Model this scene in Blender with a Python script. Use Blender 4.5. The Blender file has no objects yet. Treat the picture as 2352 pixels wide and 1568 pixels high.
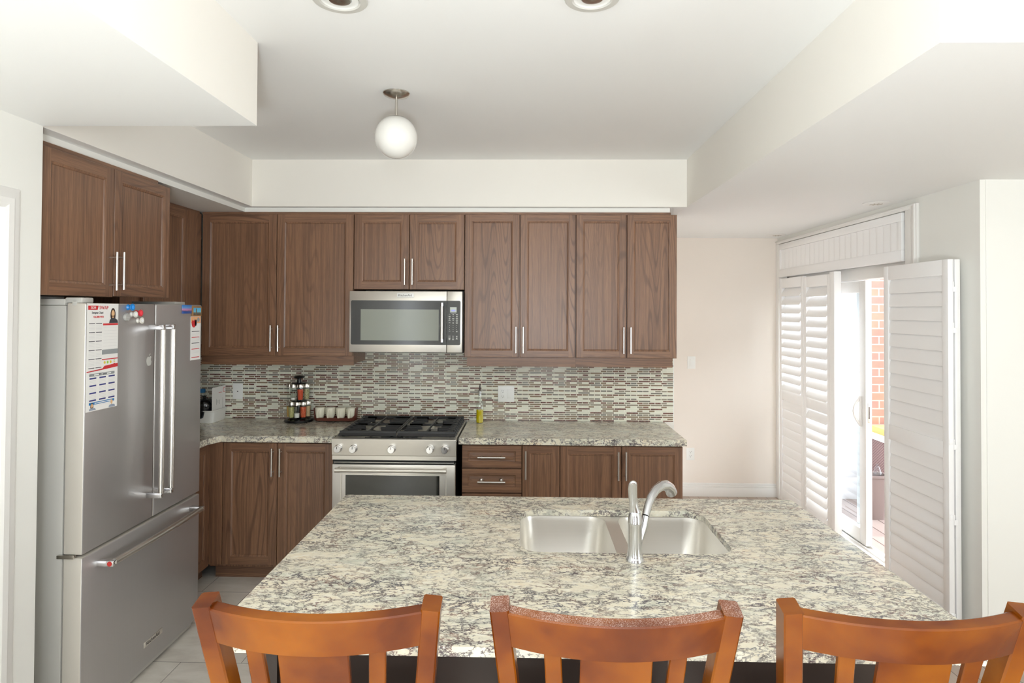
import bpy, bmesh, math, random
from mathutils import Matrix, Vector
random.seed(7)
S = bpy.context.scene
COL = S.collection
R = math.radians

# ------------------------------------------------------------------ camera
CAMZ = 1.7232
cam_d = bpy.data.cameras.new('camera')
cam = bpy.data.objects.new('camera', cam_d); COL.objects.link(cam)
def set_camera():
    yaw, pitch, roll = .0229, .0152, .0052
    sy, cy = math.sin(yaw), math.cos(yaw); cp, sp = math.cos(pitch), math.sin(pitch)
    f0 = Vector((-sy, cy, 0)); r0 = Vector((cy, sy, 0)); z = Vector((0, 0, 1))
    f = f0*cp + z*sp; u = z*cp - f0*sp
    cr, sr = math.cos(roll), math.sin(roll)
    r = r0*cr + u*sr; u2 = u*cr - r0*sr
    m = Matrix(((r.x, u2.x, -f.x, 0), (r.y, u2.y, -f.y, 0), (r.z, u2.z, -f.z, CAMZ), (0, 0, 0, 1)))
    cam.matrix_world = m
    cam_d.sensor_width = 36; cam_d.lens = 1440.26/2352*36
    cam_d.shift_x = -(1177.64-1176)/2352; cam_d.shift_y = (691.47-784)/2352
    cam_d.clip_start = .02; cam_d.clip_end = 200
set_camera()
S.camera = cam

# ------------------------------------------------------------------ light
world = bpy.data.worlds.new('world'); S.world = world; world.use_nodes = True
bg = world.node_tree.nodes['Background']; bg.inputs[0].default_value = (.87, .94, 1, 1); bg.inputs[1].default_value = 6.5
def lamp(name, kind, loc, rot, energy, color=(1, 1, 1), **k):
    d = bpy.data.lights.new(name, kind); d.energy = energy; d.color = color
    for a, b in k.items(): setattr(d, a, b)
    o = bpy.data.objects.new(name, d); COL.objects.link(o); o.location = loc; o.rotation_euler = rot
    return o
lamp('sun', 'SUN', (6, 2, 8), (R(-17.5), R(15), 0), 2.0, (1, .95, .88), angle=R(1))
# portals: sky daylight enters by patio door, living-room windows and an added left window
for nm, loc, rz_, sx_, sy_ in (('patio_portal', (2.53, 4.9, 1.05), 90, 1.95, 2.1), ('rear_window_portal', (.5, -3.68, 1.4), 0, .8, 1.7),
                               ('side_window_portal', (4.66, -1.6, 1.45), 90, 2.0, 1.9), ('added_window_portal', (-1.96, -1.9, 1.45), -90, 2.1, 1.8)):
    lamp(nm, 'AREA', loc, (R(90), 0, R(rz_)), 1, shape='RECTANGLE', size=sx_, size_y=sy_).data.cycles.is_portal = True
# added fill lamp aimed up to brighten the ceiling, no real fixture
lamp('ceiling_fill', 'AREA', (.2, -1.1, 1.0), (R(160), 0, 0), 92, (.88, .945, 1), shape='DISK', size=.5)
# the photographer's flash, just above the camera
lamp('camera_flash', 'AREA', (-.05, -.03, 1.96), (R(96), 0, R(4)), 3, (.95, .98, 1), shape='DISK', size=.12)
S.view_settings.view_transform = 'Standard'; S.view_settings.look = 'None'
S.view_settings.exposure = .32; S.view_settings.gamma = 1; S.view_settings.use_curve_mapping = False
S.cycles.use_denoising = True; S.cycles.max_bounces = 10; S.cycles.diffuse_bounces = 6
S.cycles.glossy_bounces = 4; S.cycles.transmission_bounces = 8; S.cycles.transparent_max_bounces = 16
S.cycles.sample_clamp_indirect = 8; S.cycles.caustics_reflective = False; S.cycles.caustics_refractive = False

# ------------------------------------------------------------------ material helpers
def c8(r, g, b):
    f = lambda v: (v/255/12.92) if v/255 <= .04045 else ((v/255+.055)/1.055)**2.4
    return (f(r), f(g), f(b), 1)
class NT:
    def __init__(s, name):
        s.m = bpy.data.materials.new(name); s.m.use_nodes = True; s.t = s.m.node_tree; s.n = s.t.nodes
        s.b = s.n['Principled BSDF']; s.out = s.n['Material Output']
    def new(s, t, **k):
        n = s.n.new(t)
        for a, b in k.items(): setattr(n, a, b)
        return n
    def put(s, sock, v):
        if v is None: return
        if isinstance(v, bpy.types.NodeSocket): s.t.links.new(v, sock)
        else:
            if hasattr(sock.default_value, '__len__') and not hasattr(v, '__len__'): v = [v]*len(sock.default_value)
            if hasattr(v, '__len__') and len(v) > len(sock.default_value): v = v[:len(sock.default_value)]
            sock.default_value = v
    def P(s, **k):
        for a, b in k.items(): s.put(s.b.inputs[a.replace('_', ' ')], b)
        return s.m
    def M(s, op, a, b=None, c=None, clamp=False):
        n = s.new('ShaderNodeMath', operation=op, use_clamp=clamp); s.put(n.inputs[0], a); s.put(n.inputs[1], b); s.put(n.inputs[2], c); return n.outputs[0]
    def coord(s, which='Object', scale=(1, 1, 1), rnd=False, rot=(0, 0, 0)):
        tc = s.new('ShaderNodeTexCoord').outputs[which]
        if rnd:
            oi = s.new('ShaderNodeObjectInfo').outputs['Random']
            cx = s.new('ShaderNodeCombineXYZ'); s.put(cx.inputs[0], s.M('MULTIPLY', oi, 7)); s.put(cx.inputs[1], s.M('MULTIPLY', oi, 31)); s.put(cx.inputs[2], s.M('MULTIPLY', oi, 13))
            va = s.new('ShaderNodeVectorMath', operation='ADD'); s.put(va.inputs[0], tc); s.put(va.inputs[1], cx.outputs[0]); tc = va.outputs[0]
        mp = s.new('ShaderNodeMapping'); s.put(mp.inputs[0], tc); mp.inputs['Scale'].default_value = scale; mp.inputs['Rotation'].default_value = rot
        return mp.outputs[0]
    def noise(s, v, scale, detail=3, rough=.5, dist=0):
        n = s.new('ShaderNodeTexNoise'); s.put(n.inputs['Vector'], v); n.inputs['Scale'].default_value = scale
        n.inputs['Detail'].default_value = detail; n.inputs['Roughness'].default_value = rough; n.inputs['Distortion'].default_value = dist
        return n.outputs[0]
    def ramp(s, f, stops, interp='LINEAR'):
        n = s.new('ShaderNodeValToRGB'); s.put(n.inputs[0], f); e = n.color_ramp.elements; n.color_ramp.interpolation = interp
        while len(e) < len(stops): e.new(.5)
        for i, (p, c) in enumerate(stops):
            e[i].position = p; e[i].color = c if hasattr(c, '__len__') else (c, c, c, 1)
        return n.outputs[0]
    def mix(s, f, a, b, mode='MIX'):
        n = s.new('ShaderNodeMix', data_type='RGBA', blend_type=mode); s.put(n.inputs[0], f); s.put(n.inputs[6], a); s.put(n.inputs[7], b); return n.outputs[2]
    def bump(s, h, strength=.1, dist=.001):
        n = s.new('ShaderNodeBump'); s.put(n.inputs['Height'], h); n.inputs['Strength'].default_value = strength; n.inputs['Distance'].default_value = dist
        s.put(s.b.inputs['Normal'], n.outputs[0])
def plain(name, col, rough=.5, metal=0, **k):
    n = NT(name); return n.P(Base_Color=col, Roughness=rough, Metallic=metal, **k)

def paint(name, col):
    n = NT(name); v = n.coord()
    n.bump(n.noise(v, 260, 2), .05, .0006)
    return n.P(Base_Color=n.mix(n.noise(v, 1.3, 2), col, [c*.97 for c in col[:3]]+[1]), Roughness=.6)
M = {}
M['wall'] = paint('wall_paint', c8(240, 239, 233))
M['wall_bounce_tint'] = paint('bounce_tinted_wall_paint', c8(240, 231, 221))  # warm bounce light from floor and brick tinted into the wall colour
M['ceiling'] = paint('ceiling_paint', c8(243, 243, 241))
M['bulkhead'] = paint('bulkhead_paint', c8(242, 238, 230))
M['white'] = plain('white_gloss_paint', c8(238, 236, 232), .32)
M['shutter'] = plain('shutter_white', c8(249, 248, 247), .35)
M['plastic'] = plain('white_plastic', c8(238, 238, 234), .3)
M['grey_plastic'] = plain('pale_grey_plastic', c8(205, 203, 196), .4)
M['black'] = plain('black_enamel', c8(24, 24, 25), .25)
M['black_matte'] = plain('black_matte', c8(18, 17, 17), .6)
M['slot'] = plain('dark_slot', c8(60, 50, 48), .6)

def oak(name, vertical=True):
    n = NT(name)
    sc = (1, 1, .085) if vertical else (.085, 1, 1)
    v = n.coord(rnd=True, scale=sc)
    base = n.noise(v, 5.0, 1.2, .35, .05)
    rings = n.M('SINE', n.M('MULTIPLY', base, 210))
    line = n.ramp(rings, [(.0, .0), (.5, .0), (.9, .75), (1, .95)])
    st = n.noise(n.coord(rnd=True, scale=((1, 1, .012) if vertical else (.012, 1, 1))), 70, 3, .65)
    fine = n.noise(n.coord(rnd=True, scale=((1, 1, .03) if vertical else (.03, 1, 1))), 420, 2, .6)
    tone = n.noise(v, 1.6, 2)
    col = n.mix(tone, c8(134, 96, 71), c8(158, 119, 91))
    col = n.mix(n.M('MULTIPLY', line, n.ramp(n.noise(v, 2.2, 1), [(.38, .1), (.6, .7)])), col, c8(90, 64, 50))
    col = n.mix(n.M('MULTIPLY', n.ramp(st, [(.4, 1), (.58, 0)]), .5), col, c8(92, 66, 52))
    col = n.mix(n.M('MULTIPLY', n.ramp(fine, [(.4, 1), (.6, 0)]), .3), col, c8(84, 60, 48))
    n.bump(fine, .12, .0005)
    return n.P(Base_Color=col, Roughness=.38, Specular_IOR_Level=.55)
M['oak'] = oak('stained_oak_vertical'); M['oak_h'] = oak('stained_oak_horizontal', False)
M['oak_side'] = M['oak']
M['kick'] = oak('stained_oak_kick', False)
M['espresso'] = plain('dark_island_panel', c8(52, 40, 33), .45)

def granite(name):
    n = NT(name)
    v = n.coord(scale=(.62, 1.1, 1), rot=(0, 0, R(-8)))
    base = n.ramp(n.noise(v, 12, 5, .62), [(.3, c8(196, 198, 182)), (.48, c8(226, 220, 200)), (.6, c8(232, 224, 202)), (.75, c8(226, 208, 178))])
    base = n.mix(n.ramp(n.noise(v, 50, 3, .6), [(.5, 0), (.66, .75)]), base, c8(236, 233, 220))
    mask = n.ramp(n.noise(v, 7, 4, .65), [(.36, .12), (.56, 1)])
    n1 = n.noise(v, 26, 6, .66, .3)
    vein = n.ramp(n.M('ABSOLUTE', n.M('SUBTRACT', n1, .5)), [(.0, 1), (.012, .85), (.036, 0)])
    n3 = n.noise(v, 12, 7, .66, .35)
    vein3 = n.ramp(n.M('ABSOLUTE', n.M('SUBTRACT', n3, .48)), [(.0, 1), (.007, .8), (.02, 0)])
    fleck = n.ramp(n.noise(v, 62, 5, .72, .2), [(.36, 1), (.44, 0)])
    dark = n.ramp(n.noise(v, 18, 2), [(.35, c8(84, 86, 98)), (.5, c8(96, 84, 88)), (.65, c8(140, 108, 98))])
    col = n.mix(n.M('MULTIPLY', vein, mask), base, dark)
    col = n.mix(n.M('MULTIPLY', n.M('MULTIPLY', fleck, mask), .85), col, c8(92, 86, 90))
    col = n.mix(n.M('MULTIPLY', vein3, .7), col, c8(76, 68, 74))
    return n.P(Base_Color=col, Roughness=.15, Specular_IOR_Level=.45)
M['granite'] = granite('speckled_granite')

def steel(name, col, rough, vert=True, metal=.78):
    n = NT(name)
    v = n.coord(scale=(1, 1, .01) if vert else (.01, .01, 1))
    f = n.noise(v, 260, 2)
    return n.P(Base_Color=n.mix(f, col, [x*.95 for x in col[:3]]+[1]), Metallic=metal, Roughness=rough)
M['steel'] = steel('brushed_steel', c8(222, 217, 208), .34, False)
M['steel_dark'] = steel('brushed_fridge_steel', c8(190, 187, 186), .36, True, .72)
M['steel_side'] = plain('grey_fridge_side', c8(192, 190, 184), .45, .1)
M['door_edge'] = plain('fridge_door_edge', c8(206, 200, 190), .4, .15)
M['sink'] = steel('sink_steel', c8(236, 232, 224), .3, False, .75)
M['chrome'] = plain('chrome', c8(230, 230, 232), .18, 1)
M['faucet'] = plain('satin_chrome', c8(215, 216, 218), .16, 1)
M['nickel'] = plain('brushed_nickel', c8(205, 200, 192), .25, 1)
M['handle'] = plain('satin_nickel_handle', c8(222, 218, 212), .28, 1)
M['oven_glass'] = plain('dark_oven_glass', c8(30, 32, 28), .06, Specular_IOR_Level=.9)
M['mw_glass'] = plain('microwave_black_glass', c8(66, 66, 65), .12)
M['mw_window'] = plain('microwave_window_screen', c8(140, 143, 132), .14)
M['iron'] = plain('cast_iron', c8(44, 44, 45), .42)
M['opal'] = plain('opal_glass', c8(230, 228, 222), .12, Coat_Weight=.5)
M['display'] = NT('keypad_display').P(Base_Color=c8(190, 195, 185), Roughness=.3)
M['display_blue'] = NT('display_digits').P(Base_Color=c8(90, 100, 230), Emission_Color=c8(110, 120, 255), Emission_Strength=.6)

def mosaic():
    n = NT('glass_mosaic_tiles')
    tc = n.new('ShaderNodeTexCoord').outputs['Object']; sp = n.new('ShaderNodeSeparateXYZ'); n.put(sp.inputs[0], tc)
    x = n.M('ADD', sp.outputs[0], 5.0); z = sp.outputs[2]
    zr = n.M('DIVIDE', n.M('SUBTRACT', z, .9292), .01418)
    row = n.M('FLOOR', zr); fz = n.M('FRACT', zr)
    odd = n.M('MODULO', row, 2)
    w = n.M('SUBTRACT', .0866, n.M('MULTIPLY', odd, .0433))
    xr = n.M('DIVIDE', n.M('ADD', x, n.M('MULTIPLY', odd, .012)), w); colm = n.M('FLOOR', xr); fx = n.M('FRACT', xr)
    gx = n.M('DIVIDE', .0021, w)
    inx = n.M('MULTIPLY', n.M('GREATER_THAN', fx, gx), n.M('LESS_THAN', fx, n.M('SUBTRACT', 1, gx)))
    inz = n.M('MULTIPLY', n.M('GREATER_THAN', fz, .14), n.M('LESS_THAN', fz, .86))
    tile = n.M('MULTIPLY', inx, inz)
    per = n.M('ADD', 3, n.M('MULTIPLY', odd, 3))
    cx = n.new('ShaderNodeCombineXYZ'); n.put(cx.inputs[0], n.M('MODULO', colm, per)); n.put(cx.inputs[1], row)
    wn = n.new('ShaderNodeTexWhiteNoise', noise_dimensions='2D'); n.put(wn.inputs[0], cx.outputs[0]); h = wn.outputs[0]
    cols = n.ramp(h, [(0, c8(228, 228, 210)), (.27, c8(150, 142, 126)), (.47, c8(140, 122, 100)), (.64, c8(130, 98, 84)), (.76, c8(130, 126, 116))], 'CONSTANT')
    sw = n.ramp(n.noise(n.coord(scale=(1, 1, 2.2)), 75, 3, .6, 1.6), [(.35, c8(66, 46, 48)), (.5, c8(112, 76, 68)), (.66, c8(160, 126, 108))])
    cols = n.mix(n.M('GREATER_THAN', h, .86), cols, sw)
    col = n.mix(tile, c8(240, 236, 222), cols)
    n.bump(tile, .6, .0015)
    return n.P(Base_Color=col, Roughness=n.M('SUBTRACT', .75, n.M('MULTIPLY', tile, .6)))
M['mosaic'] = mosaic()

def floor_tile():
    n = NT('floor_tile_stone')
    v = n.coord(); sp = n.new('ShaderNodeSeparateXYZ'); n.put(sp.inputs[0], v)
    yr = n.M('DIVIDE', n.M('SUBTRACT', sp.outputs[1], 3.05-.38*20), .38); row = n.M('FLOOR', yr); fy = n.M('FRACT', yr)
    xr = n.M('ADD', n.M('DIVIDE', n.M('ADD', sp.outputs[0], 1.977+.593*20), .593), n.M('MULTIPLY', n.M('MODULO', row, 2), .5)); fx = n.M('FRACT', xr)
    g = n.M('MULTIPLY', n.M('MULTIPLY', n.M('GREATER_THAN', fx, .003), n.M('LESS_THAN', fx, .997)), n.M('MULTIPLY', n.M('GREATER_THAN', fy, .005), n.M('LESS_THAN', fy, .995)))
    st = n.ramp(n.noise(n.coord(scale=(1, 3, 1), rot=(0, 0, .5)), 3.4, 5, .6, .6), [(.3, c8(212, 204, 193)), (.5, c8(230, 223, 212)), (.7, c8(240, 234, 225))])
    n.bump(g, .5, .001)
    return n.P(Base_Color=n.mix(g, c8(150, 142, 134), st), Roughness=.35)
M['tile'] = floor_tile()
def planks(name, a, b, pitch, length, gap=c8(80, 60, 48), rough=.4, axis=1):
    n = NT(name); v = n.coord(); sp = n.new('ShaderNodeSeparateXYZ'); n.put(sp.inputs[0], v)
    u, w = (sp.outputs[0], sp.outputs[1]) if axis == 1 else (sp.outputs[1], sp.outputs[0])
    r = n.M('DIVIDE', n.M('ADD', u, 20), pitch); row = n.M('FLOOR', r); f = n.M('FRACT', r)
    wn = n.new('ShaderNodeTexWhiteNoise', noise_dimensions='1D'); n.put(wn.inputs['W'], row)
    sc = (1, .06, 1) if axis == 1 else (.06, 1, 1)
    g = n.noise(n.coord(scale=sc), 45, 4, .6)
    col = n.mix(n.M('ADD', n.M('MULTIPLY', wn.outputs[0], .5), n.M('MULTIPLY', g, .5)), a, b)
    e = .03 if pitch > .1 else .02
    k = n.M('MULTIPLY', n.M('GREATER_THAN', f, e), n.M('LESS_THAN', f, 1-e))
    n.bump(k, .5, .002)
    return n.P(Base_Color=n.mix(k, gap, col), Roughness=rough)
M['wood_floor'] = planks('warm_wood_floor', c8(160, 140, 124), c8(190, 172, 156), .09, 1.2, rough=.3)
M['deck'] = planks('deck_boards', c8(138, 120, 114), c8(156, 140, 132), .14, 4, gap=c8(74, 52, 46), rough=.7)

def brick():
    n = NT('brick_masonry')
    tc = n.new('ShaderNodeTexCoord').outputs['Object']; sp = n.new('ShaderNodeSeparateXYZ'); n.put(sp.inputs[0], tc)
    cx = n.new('ShaderNodeCombineXYZ'); n.put(cx.inputs[0], sp.outputs[0]); n.put(cx.inputs[1], sp.outputs[2])
    b = n.new('ShaderNodeTexBrick'); n.put(b.inputs['Vector'], cx.outputs[0])
    b.inputs['Color1'].default_value = c8(168, 116, 98); b.inputs['Color2'].default_value = c8(132, 100, 98); b.inputs['Mortar'].default_value = c8(176, 168, 162)
    b.inputs['Scale'].default_value = 1; b.inputs['Brick Width'].default_value = .22; b.inputs['Row Height'].default_value = .075; b.inputs['Mortar Size'].default_value = .006; b.inputs['Bias'].default_value = -.2
    n.bump(b.outputs['Fac'], -.4, .004)
    return n.P(Base_Color=n.mix(.35, b.outputs[0], n.ramp(n.noise(tc, 7, 3), [(.3, c8(148, 102, 88)), (.7, c8(172, 132, 112))])), Roughness=.85)
M['brick'] = brick()

def stool_wood(name, dust=False):
    n = NT(name)
    v = n.coord(rnd=True, scale=(.25, 1, .25)); g = n.noise(v, 30, 5, .6, .5)
    t = n.noise(n.coord(rnd=True, scale=(.5, 1, .5)), 9, 3)
    col = n.mix(g, c8(84, 32, 2), c8(112, 54, 3)); col = n.mix(n.ramp(t, [(.42, 0), (.68, .8)]), col, c8(140, 78, 3)); col = n.mix(n.ramp(t, [(.3, .6), (.46, 0)]), col, c8(66, 22, 2))
    ro = .22
    if dust:
        ge = n.new('ShaderNodeNewGeometry'); sp = n.new('ShaderNodeSeparateXYZ'); n.put(sp.inputs[0], ge.outputs['Normal'])
        so = n.new('ShaderNodeSeparateXYZ'); n.put(so.inputs[0], n.coord())
        up = n.M('MULTIPLY', n.ramp(sp.outputs[2], [(.6, 0), (.8, 1)]), n.M('GREATER_THAN', so.outputs[2], 1.1))
        s1 = n.ramp(n.noise(n.coord(), 560, 2, .8), [(.5, .08), (.66, .9)])
        s2 = n.ramp(n.noise(n.coord(), 20, 2), [(.35, .2), (.6, .75)])
        col = n.mix(n.M('MULTIPLY', up, n.M('MULTIPLY', s1, s2)), col, c8(232, 208, 196))
    return n.P(Base_Color=col, Roughness=.27, Specular_IOR_Level=.32, Coat_Weight=.15, Coat_Roughness=.12)
M['stool'] = stool_wood('amber_stool_wood'); M['stool_dust'] = stool_wood('amber_stool_wood_with_dust', True)

def glass(name, col=(1, 1, 1, 1), rough=0.0, alpha=.12):
    n = NT(name)   # thin clear glass: mostly see-through with a sharp reflection
    tr = n.new('ShaderNodeBsdfTransparent'); tr.inputs[0].default_value = col
    gl = n.new('ShaderNodeBsdfGlossy'); gl.inputs['Roughness'].default_value = rough+.02
    fr = n.new('ShaderNodeFresnel'); fr.inputs[0].default_value = 1.5
    mx = n.new('ShaderNodeMixShader'); ge = n.new('ShaderNodeNewGeometry')
    n.put(mx.inputs[0], n.M('MULTIPLY', n.M('SUBTRACT', 1, ge.outputs['Backfacing']), n.M('ADD', n.M('MULTIPLY', fr.outputs[0], .9), alpha*.3))); n.put(mx.inputs[1], tr.outputs[0]); n.put(mx.inputs[2], gl.outputs[0])
    n.put(n.out.inputs[0], mx.outputs[0]); return n.m
M['glass'] = glass('clear_glass', (.93, .95, .94, 1)); M['pane'] = glass('door_glass', (.95, .98, 1, 1))
M['smoke'] = glass('smoked_glass', (.22, .25, .3, 1), .03)
def grains(name, a, b, sc):
    n = NT(name); f = n.noise(n.coord(), sc, 3, .7); n.bump(f, .6, .002)
    return n.P(Base_Color=n.ramp(f, [(.38, a), (.6, b)]), Roughness=.8)
M['cream'] = plain('cream_ceramic', c8(232, 228, 208), .25)
M['tray_brown'] = plain('brown_tray', c8(104, 56, 44), .35)

# ------------------------------------------------------------------ mesh helpers
class MB:
    def __init__(s): s.b = bmesh.new()
    def _mi(s, fs, mi):
        for f in fs: f.material_index = mi
    def box(s, x0, x1, y0, y1, z0, z1, bev=0, mi=0, seg=2):
        vs = [s.b.verts.new((x, y, z)) for x in (x0, x1) for y in (y0, y1) for z in (z0, z1)]
        fs = [s.b.faces.new([vs[i] for i in q]) for q in ((0, 1, 3, 2), (4, 6, 7, 5), (0, 4, 5, 1), (2, 3, 7, 6), (0, 2, 6, 4), (1, 5, 7, 3))]
        s._mi(fs, mi)
        if bev:
            es = list({e for f in fs for e in f.edges})
            r = bmesh.ops.bevel(s.b, geom=es, offset=bev, segments=seg, profile=.5, affect='EDGES'); s._mi(r['faces'], mi)
        return s
    def quad(s, pts, mi=0):
        f = s.b.faces.new([s.b.verts.new(p) for p in pts]); f.material_index = mi; return s
    def ring(s, pts): return [s.b.verts.new(p) for p in pts]
    def loft(s, rings, closed=True, cap=(True, True), mi=0):
        rs = [s.ring(r) for r in rings]; n = len(rs[0])
        for a, b in zip(rs, rs[1:]):
            for i in range(n if closed else n-1):
                f = s.b.faces.new((a[i], a[(i+1) % n], b[(i+1) % n], b[i])); f.material_index = mi
        if cap[0]: s.b.faces.new(rs[0][::-1]).material_index = mi
        if cap[1]: s.b.faces.new(rs[-1]).material_index = mi
        return s
    def lathe(s, prof, c=(0, 0, 0), seg=32, axis='z', mi=0, cap=(False, False), ang=None):
        def pt(r, h, a):
            x, y = r*math.cos(a), r*math.sin(a)
            p = {'z': (x, y, h), 'y': (x, h, -y), 'x': (h, x, y)}[axis]
            return (c[0]+p[0], c[1]+p[1], c[2]+p[2])
        return s.loft([[pt(max(r, 1e-5), h, 2*math.pi*i/seg) for i in range(seg)] for r, h in prof], cap=cap, mi=mi)
    def cyl(s, p0, p1, r, seg=16, r2=None, mi=0): return s.tube([p0, p1], [r, r if r2 is None else r2], seg, mi)
    def tube(s, pts, r, seg=12, mi=0, flat=None):
        pts = [Vector(p) for p in pts]; rs = r if hasattr(r, '__len__') else [r]*len(pts)
        rings = []; up = None
        for i, p in enumerate(pts):
            d = (pts[min(i+1, len(pts)-1)]-pts[max(i-1, 0)]).normalized()
            if up is None: up = Vector((0, 0, 1)) if abs(d.z) < .9 else Vector((1, 0, 0))
            a = d.cross(up).normalized(); b = a.cross(d).normalized(); up = b
            fa, fb = flat if flat else (1, 1)
            rings.append([p+(a*math.cos(t)*fa+b*math.sin(t)*fb)*rs[i] for t in [2*math.pi*k/seg for k in range(seg)]])
        return s.loft(rings, mi=mi)
    def sweep(s, pts, w, d, xd=Vector((1, 0, 0)), mi=0, ch=.004):
        # rectangular bar along a path; w along xd, d across
        pts = [Vector(p) for p in pts]; rings = []
        for i, p in enumerate(pts):
            t = (pts[min(i+1, len(pts)-1)]-pts[max(i-1, 0)]).normalized()
            a = (xd-t*xd.dot(t)).normalized(); b = t.cross(a)
            ww = w[i] if hasattr(w, '__len__') else w; dd = d[i] if hasattr(d, '__len__') else d
            hx, hy = ww/2, dd/2
            sh = [(hx-ch, hy), (hx, hy-ch), (hx, -hy+ch), (hx-ch, -hy), (-hx+ch, -hy), (-hx, -hy+ch), (-hx, hy-ch), (-hx+ch, hy)]
            rings.append([p+a*u+b*v for u, v in sh])
        return s.loft(rings, mi=mi)
    def poly_prism(s, pts, z0, z1, mi=0, bev=0):
        lo = s.ring([(x, y, z0) for x, y in pts]); hi = s.ring([(x, y, z1) for x, y in pts]); n = len(pts)
        fs = [s.b.faces.new((lo[i], lo[(i+1) % n], hi[(i+1) % n], hi[i])) for i in range(n)]
        fs += [s.b.faces.new(lo[::-1]), s.b.faces.new(hi)]; s._mi(fs, mi)
        if bev:
            es = [e for e in fs[-1].edges]
            r = bmesh.ops.bevel(s.b, geom=es, offset=bev, segments=2, affect='EDGES'); s._mi(r['faces'], mi)
        return s
    def xf(s, m):
        bmesh.ops.transform(s.b, matrix=m, verts=s.b.verts); return s
    def build(s, name, mats, parent=None, loc=(0, 0, 0), rot=(0, 0, 0), smooth=True, angle=35):
        bmesh.ops.recalc_face_normals(s.b, faces=s.b.faces)
        me = bpy.data.meshes.new(name); s.b.to_mesh(me); s.b.free()
        for m in (mats if isinstance(mats, (list, tuple)) else [mats]): me.materials.append(M[m] if isinstance(m, str) else m)
        if smooth:
            me.polygons.foreach_set('use_smooth', [True]*len(me.polygons)); me.set_sharp_from_angle(angle=R(angle))
        o = bpy.data.objects.new(name, me); COL.objects.link(o); o.location = loc; o.rotation_euler = rot; o.parent = parent
        return o
def thing(name, label, cat, loc=(0, 0, 0), rz=0, group=None):
    o = bpy.data.objects.new(name, None); COL.objects.link(o); o.empty_display_size = .05
    o.location = loc; o.rotation_euler = (0, 0, rz); o['label'] = label; o['category'] = cat
    if group: o['group'] = group
    return o
def tag(o, label, cat, group=None):
    o['label'] = label; o['category'] = cat
    if group: o['group'] = group
    return o
def struct(o): o['kind'] = 'structure'; return o
def rrect(x0, x1, y0, y1, r, n=6):
    pts = []
    for cx, cy, a0 in ((x1-r, y0+r, -90), (x1-r, y1-r, 0), (x0+r, y1-r, 90), (x0+r, y0+r, 180)):
        for i in range(n+1):
            a = R(a0+90*i/n); pts.append((cx+r*math.cos(a), cy+r*math.sin(a)))
    return pts
def text(name, body, size, mat, parent, loc, rot, align='CENTER', ext=.0003, sx=1):
    cu = bpy.data.curves.new('t', 'FONT'); cu.body = body; cu.size = size; cu.align_x = align; cu.align_y = 'CENTER'; cu.extrude = ext; cu.resolution_u = 3
    t = bpy.data.objects.new('t', cu); COL.objects.link(t); bpy.context.view_layer.update()
    me = bpy.data.meshes.new_from_object(t.evaluated_get(bpy.context.evaluated_depsgraph_get()))
    bpy.data.objects.remove(t); bpy.data.curves.remove(cu)
    me.transform(Matrix.Diagonal((sx, 1, 1, 1))); me.materials.clear(); me.materials.append(M[mat] if isinstance(mat, str) else mat)
    o = bpy.data.objects.new(name, me); COL.objects.link(o); o.parent = parent; o.location = loc; o.rotation_euler = rot
    return o
FX = (R(90), 0, R(90))      # text standing upright and facing +x
FY = (R(90), 0, 0)          # text standing upright and facing -y

# ------------------------------------------------------------------ room dimensions (metres)
YW, YU, YD, YC = 4.537, 4.202, 3.926, 3.896      # back wall, upper fronts, base fronts, worktop edge
XL, XB = -2.55, 2.346
ZS, ZC = 2.416, 2.7316
ZT = .932                                        # worktop against the walls
ZI = .9193                                       # island top
YB, YR = 5.928, 3.30

# ------------------------------------------------------------------ structure
struct(MB().box(-2.7, 1.2, -4, 4.6, -.06, 0).build('floor', 'tile', smooth=False))
struct(MB().box(1.2, 4.7, -4, YR, -.06, 0).box(1.2, 2.5, YR, 6.05, -.06, 0).build('floor', 'wood_floor', smooth=False))
struct(MB().box(XL-.15, 1.0577, YW, YW+.12, 0, 2.75).build('wall_back', 'wall', smooth=False))
struct(MB().box(.94, 1.0577, YW+.12, 6.05, 0, 2.75).build('wall_passage', 'wall_bounce_tint', smooth=False))
struct(MB().box(1.0577, 2.5, YB, 6.05, 0, 2.75).build('wall_breakfast', 'wall_bounce_tint', smooth=False))
struct(MB().box(XL-.15, XL, 2.0, YW, 0, 2.75).build('wall_left', 'wall', smooth=False))
# near left wall with its doorway
m = MB().box(-2.0, -1.8452, 2.155, 2.3352, 0, 2.5).box(-2.0, -1.8452, -4, -2.95, 0, 2.5).box(-2.0, -1.8452, -.85, 1.30, 0, 2.5).box(-2.0, -1.8452, -2.95, -.85, 0, .55).box(-2.0, -1.8452, -2.95, -.85, 2.35, 2.5).box(-2.0, -1.8452, 1.30, 2.155, 2.08, 2.5)
m.box(XL, -2.0, 2.22, 2.3352, 0, 2.5)
struct(m.build('wall_left_near', 'wall', smooth=False))
struct(MB().box(-1.96, -1.925, 1.31, 2.145, .01, 2.07, .003).build('door_1', 'white'))
def casing(path, prof, name, mats):      # mitred moulding, path in (y,z) on the left wall
    m = MB(); rings = []
    n = len(path)
    for i, (y, z) in enumerate(path):
        a = Vector(path[max(i-1, 0)]); b = Vector(path[i]); c = Vector(path[min(i+1, n-1)])
        d1 = (b-a).normalized() if i > 0 else (c-b).normalized(); d2 = (c-b).normalized() if i < n-1 else d1
        n1 = Vector((-d1.y, d1.x)); n2 = Vector((-d2.y, d2.x)); mm = (n1+n2); mm = mm/(mm.dot(n1) if mm.dot(n1) else 1)
        rings.append([(h, y+mm.x*o, z+mm.y*o) for o, h in prof])
    m.loft(rings); return m.build(name, mats, angle=20)
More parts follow.
